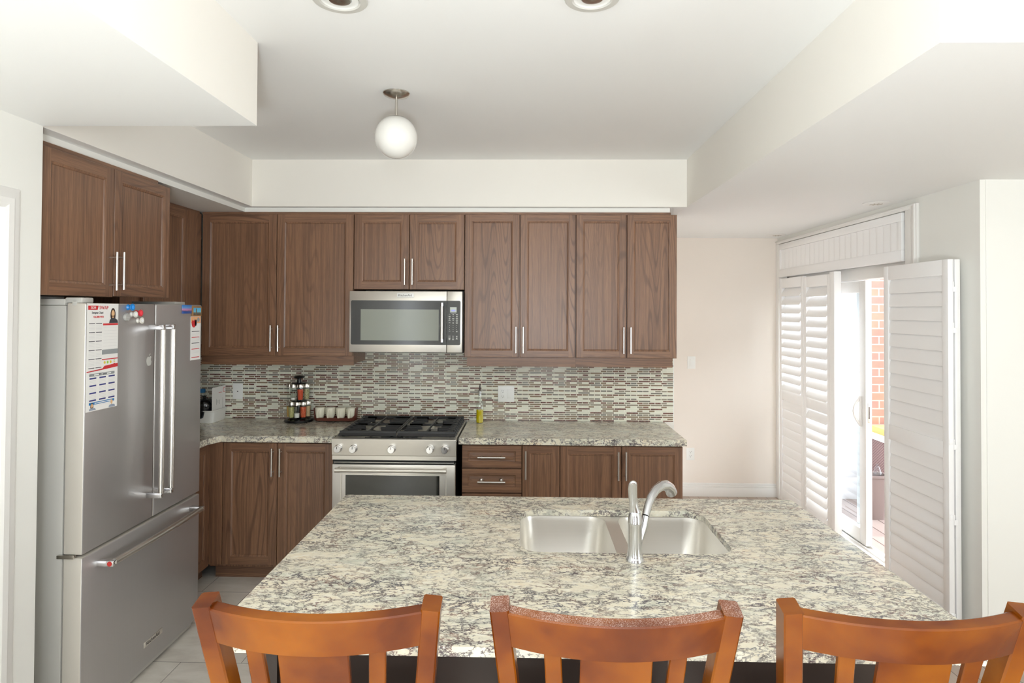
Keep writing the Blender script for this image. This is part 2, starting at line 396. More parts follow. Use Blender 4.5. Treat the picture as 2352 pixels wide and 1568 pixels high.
prof = [(0, 0), (0, .012), (.012, .017), (.035, .017), (.045, .012), (.06, .010), (.072, .006), (.075, 0)]
o = casing([(2.155, 0), (2.155, 2.078), (1.30, 2.078), (1.30, 0)], [(-a, b) for a, b in prof], 'trim_1', 'white'); o.location.x = -1.8452; struct(o)
# right wall with the patio opening
m = MB().box(XB, 2.5, YR, 3.93, 0, 2.5).box(XB, 2.5, 3.93, 5.85, 2.36, 2.5).box(XB, 2.5, 5.85, YB, 0, 2.5)
struct(m.build('wall_right', 'wall', smooth=False))
struct(MB().box(2.374, 4.7, YR-.004, YR+.12, 0, 2.5).build('wall_right_near', 'wall', smooth=False))
struct(MB().box(4.6, 4.72, -4, -2.6, 0, 2.8).box(4.6, 4.72, -.6, YR, 0, 2.8).box(4.6, 4.72, -2.6, -.6, 0, .5).box(4.6, 4.72, -2.6, -.6, 2.4, 2.8).build('wall_right_far', 'wall', smooth=False))
m = MB().box(-2.0, .1, -3.75, -3.6, 0, 2.8).box(.1, .9, -3.75, -3.6, 0, .55).box(.1, .9, -3.75, -3.6, 2.25, 2.8).box(.9, 4.7, -3.75, -3.6, 0, 2.8)
struct(m.build('wall_rear', 'wall', smooth=False))
m = MB().box(.1, .9, -3.72, -3.69, .55, .62).box(.1, .9, -3.72, -3.69, 2.18, 2.25)
for x in (.1, .83): m.box(x, x+.07, -3.72, -3.69, .55, 2.25)
struct(m.build('window_1', 'white', smooth=False))
m = MB().box(4.64, 4.68, -2.6, -.6, .5, .57).box(4.64, 4.68, -2.6, -.6, 2.33, 2.4)
for y in (-2.6, -1.635, -.67): m.box(4.64, 4.68, y, y+.07, .5, 2.4)
struct(m.build('window_2', 'white', smooth=False))
m = MB().box(-1.93, -1.88, -2.95, -.85, .55, .61).box(-1.93, -1.88, -2.95, -.85, 2.29, 2.35)
for y in (-2.95, -1.93, -.91): m.box(-1.93, -1.88, y, y+.06, .55, 2.35)
struct(m.build('window_added', 'white', smooth=False))  # unseen window, added to let in more light from the left
# ceilings
struct(MB().box(-2.7, 4.72, -4, YR+.12, ZC, ZC+.12).box(-2.7, 2.55, YR+.12, 6.05, ZC, ZC+.12).build('ceiling', 'ceiling', smooth=False))
m = MB()
m.box(XL-.1, 1.055, 4.1695, YW+.1, ZS, ZC+.02).box(XL-.1, -1.8553, 2.3352, 4.1695, ZS, ZC+.02)
m.box(XL-.1, -1.0237, -4, 2.3352, ZS, ZC+.02).box(1.0553, 2.55, 1.622, 6.05, ZS, ZC+.02).box(2.55, 4.72, 1.622, YR+.12, ZS, ZC+.02)
o = struct(m.build('ceiling', ['ceiling', 'bulkhead'], smooth=False))
for p_ in o.data.polygons: p_.material_index = 1 if abs(p_.normal.z) < .5 else 0
struct(MB().box(XL, .955, 4.222, YW, 2.387, ZS).box(XL, -1.925, 2.40, 4.222, 2.387, ZS).build('trim_2', 'wall', smooth=False))
# baseboards
bp = lambda m, x0, x1, y: m.box(x0, x1, y-.014, y, 0, .085, .002).box(x0, x1, y-.010, y, .085, .105, .003).box(x0, x1, y-.006, y, .105, .125, .002)
struct(bp(MB(), 1.06, 2.345, YB).build('baseboard_back', 'white'))
struct(bp(MB(), 2.378, 4.6, YR-.004).build('baseboard_right', 'white'))
struct(MB().box(1.0577, 1.071, 4.66, YB-.015, 0, .12, .003).build('baseboard_passage', 'white'))

# ------------------------------------------------------------------ backsplash
tag(MB().box(-2.54, 1.05, YW-.008, YW-.0005, ZT+.001, 1.47).build('backsplash', 'mosaic', smooth=False),
    'strip mosaic tile backsplash in cream, taupe and brown behind the worktops', 'tile backsplash')

# ------------------------------------------------------------------ cabinets
def bar_pull(parent, x, z, L=.175, horiz=False, so=.032, mat='handle', knobs=False):
    m = MB(); r = .0058
    if horiz:
        m.cyl((x-L/2, -so, z), (x+L/2, -so, z), r)
        for s in (-1, 1): m.cyl((x+s*L*.36, 0, z), (x+s*L*.36, -so, z), .0042)
    else:
        m.cyl((x, -so, z-L/2), (x, -so, z+L/2), r)
        for s in (-1, 1): m.cyl((x, 0, z+s*L*.36), (x, -so, z+s*L*.36), .0042)
    if knobs:
        for s in (-1, 1): m.lathe([(.012, 0), (.014, -.008), (.008, -.018), (0, -.02)], (x+s*L*.36, -.001, z+.008), 16, 'y')
    return m.build('handle', mat, parent)
def panel_door(parent, name, x, z, w, h, handle=None, fw=.052, raised=False, knobs=False):
    """front plane at y=0, thickness towards +y; x,z = lower left corner in the thing's frame"""
    m = MB(); t = .02
    def rr(i, d): return [(i, d, i), (w-i, d, i), (w-i, d, h-i), (i, d, h-i)]
    # back & edges
    m.loft([rr(0, t), rr(0, .0025), rr(.0025, 0)], cap=(True, False))
    i = .0025
    m.quad([(i, 0, i), (fw, 0, i), (fw, 0, h-i), (i, 0, h-i)]); m.quad([(w-fw, 0, i), (w-i, 0, i), (w-i, 0, h-i), (w-fw, 0, h-i)])
    m.quad([(fw, 0, i), (w-fw, 0, i), (w-fw, 0, fw), (fw, 0, fw)], 1); m.quad([(fw, 0, h-fw), (w-fw, 0, h-fw), (w-fw, 0, h-i), (fw, 0, h-i)], 1)
    pr = [(fw, 0), (fw+.003, .0015), (fw+.009, .0035), (fw+.012, .0085)]
    if raised: pr = [(fw, 0), (fw+.004, .005), (fw+.012, .007), (fw+.03, .002)]
    m.loft([rr(a, b) for a, b in pr], cap=(False, True))
    o = m.build(name, ['oak' if not raised else 'oak_h', 'oak_h'], parent, (x, 0, z), angle=25)
    if handle:
        k = handle
        if k == 'h': bar_pull(o, w/2, h/2, .172, True, knobs=knobs)
        else:
            hx = fw*.45 if k[0] == 'l' else w-fw*.45
            hz = (.118 if k[1] == 'b' else h-.115) if len(k) < 3 else float(k[2:])
            bar_pull(o, hx, hz)
    return o

UP = 'wall cabinets along the back wall'
# unit A
t = thing('wall_cabinet', 'two-door oak wall cabinet in the corner, left of the microwave', 'cabinet', (0, YU, 0), 0, UP)
MB().box(-2.214, -1.172, .0215, YW-YU-.009, 1.413, 2.368).build('body', 'oak', t, smooth=False)
panel_door(t, 'door', -2.205, 1.4116, .506, .957, 'rb'); panel_door(t, 'door', -1.695, 1.4116, .521, .957, 'lb')
MB().box(-2.214, -1.172, .012, .032, 2.368, 2.386).build('crown', 'oak_h', t, smooth=False)
MB().box(-2.214, -1.172, .024, .042, 1.348, 1.4125).box(-1.19, -1.172, .042, YW-YU-.009, 1.36, 1.4125).build('light_rail', 'kick', t, smooth=False)
# unit B
t = thing('wall_cabinet', 'short two-door oak wall cabinet above the microwave', 'cabinet', (0, YU, 0), 0, UP)
MB().box(-1.170, -.424, .0215, YW-YU-.009, 1.8645, 2.368).build('body', 'oak', t, smooth=False)
panel_door(t, 'door', -1.168, 1.862, .371, .5068, 'rb'); panel_door(t, 'door', -.793, 1.862, .368, .5068, 'lb')
MB().box(-1.172, -.422, .012, .032, 2.368, 2.386).build('crown', 'oak_h', t, smooth=False)
# unit C
t = thing('wall_cabinet', 'tall two-door oak wall cabinet right beside the microwave', 'cabinet', (0, YU, 0), 0, UP)
MB().box(-.4215, .3255, .0215, YW-YU-.009, 1.413, 2.368).build('body', 'oak', t, smooth=False)
panel_door(t, 'door', -.419, 1.4116, .365, .957, 'rb', .044); panel_door(t, 'door', -.045, 1.4116, .366, .957, 'lb', .044)
MB().box(-.422, .326, .012, .032, 2.368, 2.386).build('crown', 'oak_h', t, smooth=False)
MB().box(-.404, .326, .024, .042, 1.348, 1.4125).build('light_rail', 'kick', t, smooth=False)
# unit D
t = thing('wall_cabinet', 'two-door oak wall cabinet at the right end of the row', 'cabinet', (0, YU, 0), 0, UP)
MB().box(.3265, .997, .0215, YW-YU-.009, 1.413, 2.368).build('body', 'oak', t, smooth=False)
panel_door(t, 'door', .329, 1.4116, .332, .957, 'rb', .044); panel_door(t, 'door', .668, 1.4116, .330, .957, 'lb', .044)
MB().box(.3265, .960, .012, .032, 2.368, 2.386).build('crown', 'oak_h', t, smooth=False)
MB().box(.3265, .975, .024, .042, 1.348, 1.4125).box(.957, .975, .042, YW-YU-.009, 1.348, 1.4125).build('light_rail', 'kick', t, smooth=False)
# over fridge, facing +x
t = thing('wall_cabinet', 'two-door oak cabinet mounted above the refrigerator', 'cabinet', (-1.9041, 2.40, 0), R(90))
MB().box(.0, .892, .0215, .62, 1.785, 2.366).build('body', 'oak', t, smooth=False)
panel_door(t, 'door', .002, 1.776, .438, .59, 'rb'); panel_door(t, 'door', .444, 1.78, .447, .587, 'lb')
MB().box(0, .8, .012, .032, 2.366, 2.386).build('crown', 'oak_h', t, smooth=False)
# left wall upper
t = thing('wall_cabinet', 'oak wall cabinet on the left wall, half hidden behind the refrigerator', 'cabinet', (-2.214, 3.39, 0), R(90))
MB().box(0, .81, .0215, .33, 1.413, 2.368).build('body', 'oak', t, smooth=False)
panel_door(t, 'door', .18, 1.4116, .47, .957)
MB().box(.652, .81, 0, .02, 1.4116, 2.368).build('filler', 'oak', t, smooth=False)
MB().box(0, .81, .012, .032, 2.368, 2.386).build('crown', 'oak_h', t, smooth=False)
MB().box(0, .81, .024, .042, 1.348, 1.4125).build('light_rail', 'kick', t, smooth=False)

LO = 'base cabinets under the worktops'
def base_body(t, x0, x1, d=YW-YD-.006):
    MB().box(x0, x1, .0215, d, .1, ZT-.041).build('body', 'oak', t, smooth=False)
    MB().box(x0, x1, .1, .118, 0, .1).build('toe_kick', 'kick', t, smooth=False)
DT, DB = .882, .118
t = thing('base_cabinet', 'two-door oak base cabinet between the corner and the gas range', 'cabinet', (0, YD, 0), 0, LO)
base_body(t, -2.0, -1.2)
panel_door(t, 'door', -1.911, DB, .343, DT-DB, 'rt'); panel_door(t, 'door', -1.564, DB, .352, DT-DB, 'lt')
MB().box(-2.0, -1.914, 0, .02, DB, DT).build('filler', 'oak', t, smooth=False)
t = thing('base_cabinet', 'oak base cabinet on the left wall, between refrigerator and corner', 'cabinet', (-1.985, 3.42, 0), R(90))
MB().box(0, .50, .0215, .55, .1, ZT-.041).build('body', 'oak', t, smooth=False)
MB().box(0, .60, .1, .118, 0, .1).build('toe_kick', 'kick', t, smooth=False)
panel_door(t, 'door', .02, DB, .465, DT-DB)
# right hand base run
t = thing('drawer_cabinet', 'oak base cabinet with stacked drawers beside the range', 'cabinet', (0, YD, 0), 0, LO)
base_body(t, -.404, -.0265)
panel_door(t, 'drawer', -.402, .742, .372, .140, 'h', .036, True); panel_door(t, 'drawer', -.402, .588, .372, .146, 'h', .036, True, True)
panel_door(t, 'drawer', -.402, .355, .372, .225, 'h', .036, True); panel_door(t, 'drawer', -.402, .118, .372, .23, 'h', .036, True)
t = thing('base_cabinet', 'narrow single-door oak base cabinet right of the drawers', 'cabinet', (0, YD, 0), 0, LO)
base_body(t, -.0255, .2085); panel_door(t, 'door', -.024, DB, .231, DT-DB, 'lt', .045)
t = thing('base_cabinet', 'wide two-door oak base cabinet at the right end of the run', 'cabinet', (0, YD, 0), 0, LO)
base_body(t, .2095, .968); panel_door(t, 'door', .211, DB, .379, DT-DB, 'rt', .048); panel_door(t, 'door', .594, DB, .376, DT-DB, 'lt', .048)

# worktops
tag(MB().poly_prism([(XL+.003, 3.43), (-1.95, 3.43), (-1.95, 3.80), (-1.915, YC), (-1.198, YC), (-1.198, YW-.009), (XL+.003, YW-.009)], ZT-.039, ZT, bev=.003)
    .build('worktop', 'granite'), 'speckled granite corner worktop left of the gas range', 'countertop')
tag(MB().poly_prism([(-.421, YC), (.988, YC), (.988, YW-.009), (-.421, YW-.009)], ZT-.039, ZT, bev=.003)
    .build('worktop', 'granite'), 'speckled granite worktop right of the gas range', 'countertop')

# ------------------------------------------------------------------ island
isl = thing('kitchen_island', 'dark-panelled kitchen island base under the large granite slab', 'kitchen island', (0, 0, 0))
MB().box(-.71, 1.06, 1.79, 1.81, .0, ZI-.025).box(-.71, -.69, 1.81, 2.67, 0, ZI-.025).box(1.04, 1.06, 1.81, 2.67, 0, ZI-.025).box(-.69, 1.04, 2.65, 2.67, .1, ZI-.025)\
    .box(-.69, 1.04, 1.81, 2.62, .02, .12).build('body', 'espresso', isl, smooth=False)
for x in (-.735, 1.05): MB().box(x, x+.035, 1.77, 1.80, 0, ZI-.0255, .002).build('corner_post', 'espresso', isl)
def slab_with_hole(outer, holes, z0, z1, name, mat):
    b = bmesh.new(); loops = {}
    for z in (z0, z1):
        es = []; loops[z] = []
        for pts in [outer]+holes:
            vs = [b.verts.new((x, y, z)) for x, y in pts]; loops[z].append(vs)
            es += [b.edges.new((vs[i], vs[(i+1) % len(vs)])) for i in range(len(vs))]
        bmesh.ops.triangle_fill(b, use_beauty=True, edges=es)
    for lo, hi in zip(loops[z0], loops[z1]):
        for i in range(len(lo)):
            j = (i+1) % len(lo); b.faces.new((lo[i], lo[j], hi[j], hi[i]))
    m = MB(); m.b.free(); m.b = b
    return m.build(name, mat)
hole = rrect(-.022, .700, 2.105, 2.555, .075)
outer = rrect(-.7823, 1.1364, 1.5092, 2.7252, .012, 3)
tag(slab_with_hole(outer, [hole], ZI-.024, ZI, 'island_worktop', 'granite'), 'large cream and grey granite island slab with sink cut-out', 'countertop')
# sink
sk = thing('kitchen_sink', 'double-bowl stainless steel undermount sink set in the island', 'sink', (0, 0, 0))
zs = ZI-.0245
def bowl(x0, x1, y0, y1, ztop):
    m = MB(); P = [(0, ztop, .07), (.004, ztop-.02, .07), (.012, ztop-.15, .075), (.03, ztop-.182, .08), (.07, ztop-.19, .06)]
    rings = [[(x, y, z) for x, y in rrect(x0+i, x1-i, y0+i, y1-i, r)] for i, z, r in P]
    return m.loft(rings, cap=(False, True))
bowl(-.028, .312, 2.098, 2.562, zs-.002).build('bowl', 'sink', sk, angle=60); bowl(.362, .706, 2.098, 2.562, zs-.002).build('bowl', 'sink', sk, angle=60)
slab = slab_with_hole(rrect(-.05, .73, 2.08, 2.58, .09), [rrect(-.0275, .3115, 2.0985, 2.5615, .0695), rrect(.3625, .7055, 2.0985, 2.5615, .0695)], zs-.004, zs-.0005, 'rim', 'sink'); slab.parent = sk
for cx in (.14, .535):
    MB().lathe([(.0, .002), (.028, .0035), (.04, .002), (.043, .0)], (cx, 2.36, zs-.191), 24).build('drain', 'chrome', sk)
# faucet
fa = thing('faucet', 'chrome single-lever kitchen faucet behind the sink bowls', 'faucet', (.352, 2.045, ZI))
MB().lathe([(.0, 0), (.030, 0), (.030, .006), (.0265, .012), (.0245, .022), (.0235, .03), (.0225, .05), (.0222, .115), (.0232, .118), (.0232, .124), (.0225, .127), (.022, .140), (.018, .155), (.0, .157)], seg=40)\
    .build('body', 'faucet', fa)
lv = [(0, 0, .150), (-.004, -.002, .175), (-.008, -.006, .205), (-.010, -.012, .235), (-.010, -.016, .248), (-.010, -.020, .256), (-.010, -.022, .260), (-.010, -.023, .262)]
MB().tube(lv, [.020, .014, .0142, .015, .0142, .0115, .0075, .002], 20, flat=(.6, 1)).build('lever', 'faucet', fa)
pts = [Vector(p)-Vector((.352, 2.045, ZI)) for p in ((.355, 2.05, .955), (.371, 2.06, .985), (.386, 2.075, 1.021), (.394, 2.088, 1.048))]
MB().tube(pts, [.012, .0125, .0125, .0125], 20).build('spout', 'faucet', fa)
pts = [Vector(p)-Vector((.352, 2.045, ZI)) for p in ((.3945, 2.089, 1.049), (.405, 2.107, 1.073), (.42, 2.13, 1.097), (.441, 2.158, 1.114), (.466, 2.19, 1.120), (.490, 2.22, 1.114), (.508, 2.243, 1.098), (.518, 2.256, 1.078))]
sp = MB().tube(pts, [.0125, .013, .0138, .0148, .0162, .018, .0195, .020], 24).build('spray_head', 'faucet', fa)
MB().tube([pts[-1]+Vector((-.001, -.001, .002)), pts[-1]+Vector((.001, .001, -.0015))], .014, 20).build('nozzle', 'slot', sp)

# ------------------------------------------------------------------ gas range
rg = thing('gas_range', 'stainless steel slide-in gas range with five front knobs', 'stove', (-.810, 3.8234, 0))
W = .381
MB().box(-W, W-.003, .03, .70, .03, .905).build('body', 'black', rg, smooth=False)
MB().box(-W, W-.003, .0, .70, .905, .932, .003).build('cooktop_frame', 'steel', rg)
MB().box(-W+.035, W-.035, .10, .655, .9325, .9335).build('cooktop_pan', 'steel', rg, smooth=False)
# control panel slightly raked
m = MB(); pr = [(0, .934), (-.002, .930), (.006, .835), (.012, .83), (.012, .805), (.035, .805), (.035, .934)]
m.loft([[(-W, y, z) for y, z in pr], [(W, y, z) for y, z in pr]]).build('control_panel', 'steel', rg, angle=20)
MB().box(-.19, .163, .045, .082, .9325, .9345).build('touch_strip', 'mw_glass', rg, smooth=False)
for x in (-.340, -.246, -.011, .224, .314):
    k = MB().lathe([(0, -.032), (.0195, -.032), (.021, -.029), (.0215, -.006), (.024, -.004), (.0245, .003), (0, .003)], (x, .0, .876), 36, 'y').build('knob', 'chrome', rg)
    MB().box(x-.0012, x+.0012, -.0335, -.032, .878, .893).build('pointer', 'slot', k, smooth=False)
MB().box(-W+.015, W-.015, .012, .03, .772, .804).build('vent_gap', 'black_matte', rg, smooth=False)
MB().box(-W+.012, W-.012, .004, .014, .789, .793, .001).build('vent_lip', 'steel', rg)
dr = MB().box(-W+.004, W-.004, .0, .045, .19, .780, .004).build('oven_door', 'steel', rg)
m = MB(); o_ = rrect(-.326, .326, .25, .727, .012, 4); i_ = rrect(-.318, .318, .258, .719, .008, 4)
m.loft([[(x, -.001, z) for x, z in o_], [(x, -.0035, z) for x, z in o_], [(x, -.0035, z) for x, z in i_], [(x, -.001, z) for x, z in i_]], cap=(False, False)).build('window_bezel', 'steel', dr)
MB().box(-.293, .282, -.0025, .002, .29, .715).build('window', 'oven_glass', dr, smooth=False)
m = MB().cyl((-.318, -.052, .757), (.304, -.052, .757), .0125, 24); m.build('handle_bar', 'steel', dr)
for x, s in ((-.318, -1), (.304, 1)):
    MB().cyl((x+s*.026, -.052, .757), (x-s*.004, -.052, .757), .0148, 24).box(x+s*.012-.010, x+s*.012+.010, -.050, .001, .748, .766, .003).build('handle_bracket', 'steel', dr)
MB().box(-W+.004, W-.004, .0, .04, .05, .183, .004).build('storage_drawer', 'steel', rg)
# burners and grates
zg = .9335
for x, y, r in ((-.22, .22, .042), (-.22, .50, .034), (.22, .22, .045), (.22, .50, .036), (0, .36, .038)):
    MB().lathe([(r+.018, zg), (r+.016, zg+.006), (r, zg+.008), (r, zg+.014), (r-.004, zg+.018), (0, zg+.019)], (x, y, 0), 28).build('burner', 'black', rg)
def grate(x0, x1):
    m = MB(); y0, y1, z1 = .065, .655, .966
    # outer sloped rim
    def bar(p, q, w=.011, h=.014): m.sweep([p, q], h, w, Vector((0, 0, 1)), ch=.002)
    for y in (y0+.02, y1-.01): bar((x0+.01, y, z1-.007), (x1-.002, y, z1-.007), .018 if y < .2 else .012, .02)
    m.loft([[(x0, y0, z1-.024), (x0, y0+.006, z1-.028), (x0+.02, y0+.024, z1-.004), (x0+.02, y0+.018, z1)], [(x1, y0, z1-.024), (x1, y0+.006, z1-.028), (x1, y0+.024, z1-.004), (x1, y0+.018, z1)]])
    for s, x in ((1, x0), (-1, x1)):
        inner = abs(x) < .05
        if inner: bar((x+s*.004, y0+.02, z1-.006), (x+s*.004, y1, z1-.006), .008, .012)
        else:
            bar((x+s*.026, y0+.02, z1-.008), (x+s*.026, y1, z1-.008), .012, .016)
            k = 9
            for i in range(k):
                y = y0+.045+i*(y1-y0-.075)/(k-1)
                m.sweep([(x, y, z1-.03), (x+s*.008, y, z1-.012), (x+s*.024, y, z1-.002), (x+s*.05, y, z1-.003)], .018, .012, Vector((0, 1, 0)), ch=.002)
    xm = (x0+x1)/2
    bar((xm, y0+.02, z1-.006), (xm, y1-.01, z1-.006), .009)
    for i in range(9):
        y = y0+.045+i*(y1-y0-.075)/8
        if i in (2, 6):
            bar((x0+.03, y, z1-.008), (xm-.05, y, z1-.008), .01); bar((xm+.05, y, z1-.008), (x1-.01, y, z1-.008), .01)
        else:
            bar((x0+.03, y, z1-.008), (x0+.115, y, z1-.008), .01); bar((x1-.115, y, z1-.008), (x1-.01, y, z1-.008), .01)
            if i in (0, 4, 8): bar((x0+.03, y, z1-.008), (x1-.01, y, z1-.008), .01)
    for x in (x0+.03, x1-.03):
        for y in (y0+.03, y1-.03): m.box(x-.008, x+.008, y-.008, y+.008, zg, z1-.01)
    return m.build('grate', 'iron', rg)
grate(-.366, -.002); grate(.002, .366)

# ------------------------------------------------------------------ microwave
mw = thing('microwave', 'stainless steel over-the-range microwave with black glass door', 'microwave', (-.801, 4.132, 1.4402))
H = .4085; w2 = .3765
MB().box(-w2+.008, w2+.001, .028, .395, -.0, H-.002).build('case', 'black_matte', mw, smooth=False)
xs = .271
dr = MB().box(-w2, xs-.001, 0, .026, .004, H, .003).build('door', 'steel', mw)
pn = MB().box(xs+.001, w2-.003, 0, .026, .004, H, .003).build('control_panel', 'steel', mw)
def flatplate(pts, y0, y1): return MB().loft([[(x, y0, z) for x, z in pts], [(x, y1, z) for x, z in pts]])
l = rrect(-w2+.010, xs-.001, .053, .348, .010, 5); l = [(min(x, xs-.001), z) if x > 0 else (x, z) for x, z in l]
def halfr(x0, x1, z0, z1, r, side):
    p = []
    c = [(x1-r, z0+r, -90, side != 'r'), (x1-r, z1-r, 0, side != 'r'), (x0+r, z1-r, 90, side != 'l'), (x0+r, z0+r, 180, side != 'l')]
    cor = [(x1, z0), (x1, z1), (x0, z1), (x0, z0)]
    for (cx, cz, a0, rd), q in zip(c, cor):
        if not rd: p.append(q); continue
        for i in range(6): a = R(a0+18*i); p.append((cx+r*math.cos(a), cz+r*math.sin(a)))
    return p
flatplate(halfr(-w2+.011, xs-.001, .054, .347, .010, 'r'), -.0012, .001).build('glass', 'mw_glass', dr, angle=10)
flatplate(halfr(xs+.001, .362, .054, .347, .010, 'l'), -.0012, .001).build('glass', 'mw_glass', pn, angle=10)
MB().box(-.300, .218, -.0022, 0, .083, .288).build('window', 'mw_window', dr, smooth=False)
m = MB().cyl((.243, -.036, .078), (.243, -.036, .322), .0085, 20); m.build('handle', 'steel', dr)
for z in (.078, .315): MB().cyl((.243, -.036, z-.004), (.243, -.036, z+.018), .0105, 20).box(.236, .250, -.034, .0, z-.003, z+.013, .002).build('handle_bracket', 'chrome', dr)
b = MB().box(-.060, .052, -.003, .001, .366, .396, .002).build('name_badge', 'plastic', dr)
text('lettering', 'KitchenAid', .020, 'slot', b, (-.006, -.0032, .381), FY)
MB().box(.293, .336, -.0022, 0, .269, .304).build('display', 'display', pn, smooth=False)
text('digits', '0:01', .016, 'display_blue', pn, (.316, -.0026, .282), FY)
m = MB(); random.seed(3)
for r_, z in enumerate([.256, .242, .228, .214, .200, .184, .170, .157, .144, .112, .100, .092]):
    for c_, x in enumerate((.290, .314, .338)):
        if 5 <= r_ <= 7: m.box(x-.0015, x+.0015, -.0018, 0, z-.002, z+.002)
        elif r_ == 8 and c_ == 1: m.box(x-.002, x+.002, -.0018, 0, z-.002, z+.002)
        else:
            wd = random.choice((.005, .006, .007)); m.box(x-wd, x+wd, -.0018, 0, z+.0005, z+.0028)
            if random.random() < .5: m.box(x-wd*.8, x+wd*.8, -.0018, 0, z-.0035, z-.0012)
m.box(.298, .332, -.0018, 0, .2625, .2635); m.build('key_legends', 'grey_plastic', pn, smooth=False)

# ------------------------------------------------------------------ refrigerator (faces +x)
fr = thing('refrigerator', 'stainless french-door refrigerator with bottom freezer drawer', 'refrigerator', (0, 0, 0))
XF = -1.776; XD = XF-.079
MB().box(-2.52, XD-.006, 2.49, 3.385, .03, 1.735, .004).build('case', 'steel_side', fr)
MB().box(XD-.0055, XD-.0005, 2.50, 3.375, .05, 1.73).build('gasket', 'slot', fr, smooth=False)
def fdoor(name, y0, y1, z0, z1):
    o = MB().box(XD, XF, y0, y1, z0, z1, .006, seg=3).build(name, ['steel_dark', 'door_edge'], fr)
    for p in o.data.polygons:
        if p.normal.x < .5: p.material_index = 1
    return o
dl = fdoor('door', 2.486, 2.956, .735, 1.745); drr = fdoor('door', 2.963, 3.386, .735, 1.745); dw = fdoor('freezer_drawer', 2.486, 3.386, .052, .722)
MB().box(XD+.01, XF-.004, 2.957, 2.962, .74, 1.744).build('center_seal', 'slot', fr, smooth=False)
MB().box(-1.90, XF-.03, 2.50, 3.375, .012, .05, .004).build('base_grille', 'steel_side', fr)
for x in (-2.45, -1.95):
    for y in (2.55, 3.32): MB().cyl((x, y, 0), (x, y, .031), .02).build('foot', 'black_matte', fr)
m = MB().box(-2.1, XD-.01, 2.49, 2.60, 1.7355, 1.762, .004).box(XD-.012, XF-.02, 2.492, 2.56, 1.7455, 1.768, .005).box(XD+.022, XD+.04, 2.485, 2.50, 1.735, 1.752, .002)
m.build('hinge_cover', 'steel_side', fr)
MB().box(-2.1, XD-.01, 3.28, 3.38, 1.7355, 1.762, .004).build('hinge_cover', 'steel_side', fr)
MB().box(XD-.02, XF-.03, 2.478, 2.495, .722, .735, .001).build('middle_hinge', 'nickel', fr)
def fhandle(door, y):
    MB().cyl((-1.712, y, .862), (-1.712, y, 1.625), .0125, 24).build('handle', 'handle', door)
    for z0, z1 in ((.838, .862), (1.625, 1.649)): MB().box(XF-.001, -1.705, y-.0105, y+.0105, z0, z1, .003).build('handle_bracket', 'chrome', door)
fhandle(dl, 2.915); fhandle(drr, 2.998)
pts = [(-1.716+.006*math.sin(math.pi*i/12), 2.59+(3.29-2.59)*i/12, .668) for i in range(13)]
MB().tube(pts, .0135, 20).build('handle', 'handle', dw)
for y in (2.583, 3.297): MB().box(XF-.001, -1.706, y-.013, y+.013, .656, .680, .003).build('handle_bracket', 'chrome', dw)
MB().cyl((-1.7205, 2.5705, .668), (-1.7205, 2.5685, .668), .010, 20).build('medallion', plain('red_enamel', c8(200, 60, 55), .3), dw)
bd = MB().box(XF-.001, XF+.002, 2.902, 3.05, .142, .168, .0015).build('name_badge', 'steel', dw)
text('lettering', 'KitchenAid', .0235, 'slot', bd, (XF+.0023, 2.972, .155), FX)

# things on the fridge
RED = plain('print_red', c8(206, 48, 52), .5); NAVY = plain('print_navy', c8(58, 62, 128), .5); BLUE = plain('print_blue', c8(46, 132, 196), .5)
GREY = plain('print_grey', c8(150, 154, 154), .5); PAPER = plain('paper', c8(238, 236, 232), .55); INK = plain('print_ink', c8(70, 70, 76), .5)
SKIN = plain('printed_skin', c8(228, 184, 138), .6); LGREY = plain('print_pale_grey', c8(205, 205, 205), .5); YEL = plain('print_yellow', c8(226, 200, 60), .5); GRN = plain('print_green', c8(150, 200, 70), .5)
XP = XF+.0012
class Print:
    """flat printed sheet facing +x; u to the right (+y), v up, in metres from the lower left corner"""
    def __init__(s, parent, y, z): s.p = parent; s.y = y; s.z = z; s.m = {}
    def add(s, mat, pts, lay=1):
        b = s.m.setdefault(mat.name, (mat, MB()))[1]; x = XP+.0006+lay*.00012
        b.quad([(x, s.y+u, s.z+v) for u, v in pts])
    def rect(s, mat, u0, u1, v0, v1, lay=1): s.add(mat, [(u0, v0), (u1, v0), (u1, v1), (u0, v1)], lay)
    def disc(s, mat, u, v, r, rv=None, lay=1):
        s.add(mat, [(u+r*math.cos(a), v+(rv or r)*math.sin(a)) for a in [2*math.pi*i/16 for i in range(16)]], lay)
    def done(s, names={}):
        for k, (mat, b) in s.m.items(): b.build(names.get(k, 'printing'), mat, s.p, smooth=False)
cal = thing('calendar', 'long white and red 2024 calendar on the left refrigerator door', 'calendar', (0, 0, 0))
CY, CZ, CW, CH = 2.492, 1.303, .192, .441
MB().box(XF+.0004, XP+.0003, CY, CY+CW, CZ, CZ+CH).build('sheet', PAPER, cal, smooth=False)
P = Print(cal, CY, CZ)
P.add(RED, [(.004, .415), (.060, .415), (.066, .432), (.004, .432)])
P.rect(RED, .095, .19, .350, .358)
P.rect(GREY, .090, .192, .228, .248); P.rect(RED, .090, .192, .205, .209)
P.add(RED, [(0, .164), (.095, .170), (.107, .180), (.192, .186), (.192, .171), (.1, .165), (0, .160)])
for i in range(6):
    for u in (.010, .052): P.rect(INK, u, u+.036, .357-.0365*i, .360-.0365*i)
    for j in range(4):
        for u in (.010, .052): P.rect(LGREY, u, u+.036, .350-.0365*i-.006*j, .3508-.0365*i-.006*j)
for j in range(8): P.rect(LGREY, .098, .186, .340-.013*j, .3406-.013*j)
for u, cc in ((.108, YEL), (.127, GRN), (.146, YEL)): P.disc(cc, u, .194, .006)
for j, cc in enumerate((GRN, YEL, RED)): P.rect(cc, .164, .175, .198-.007*j, .201-.007*j)
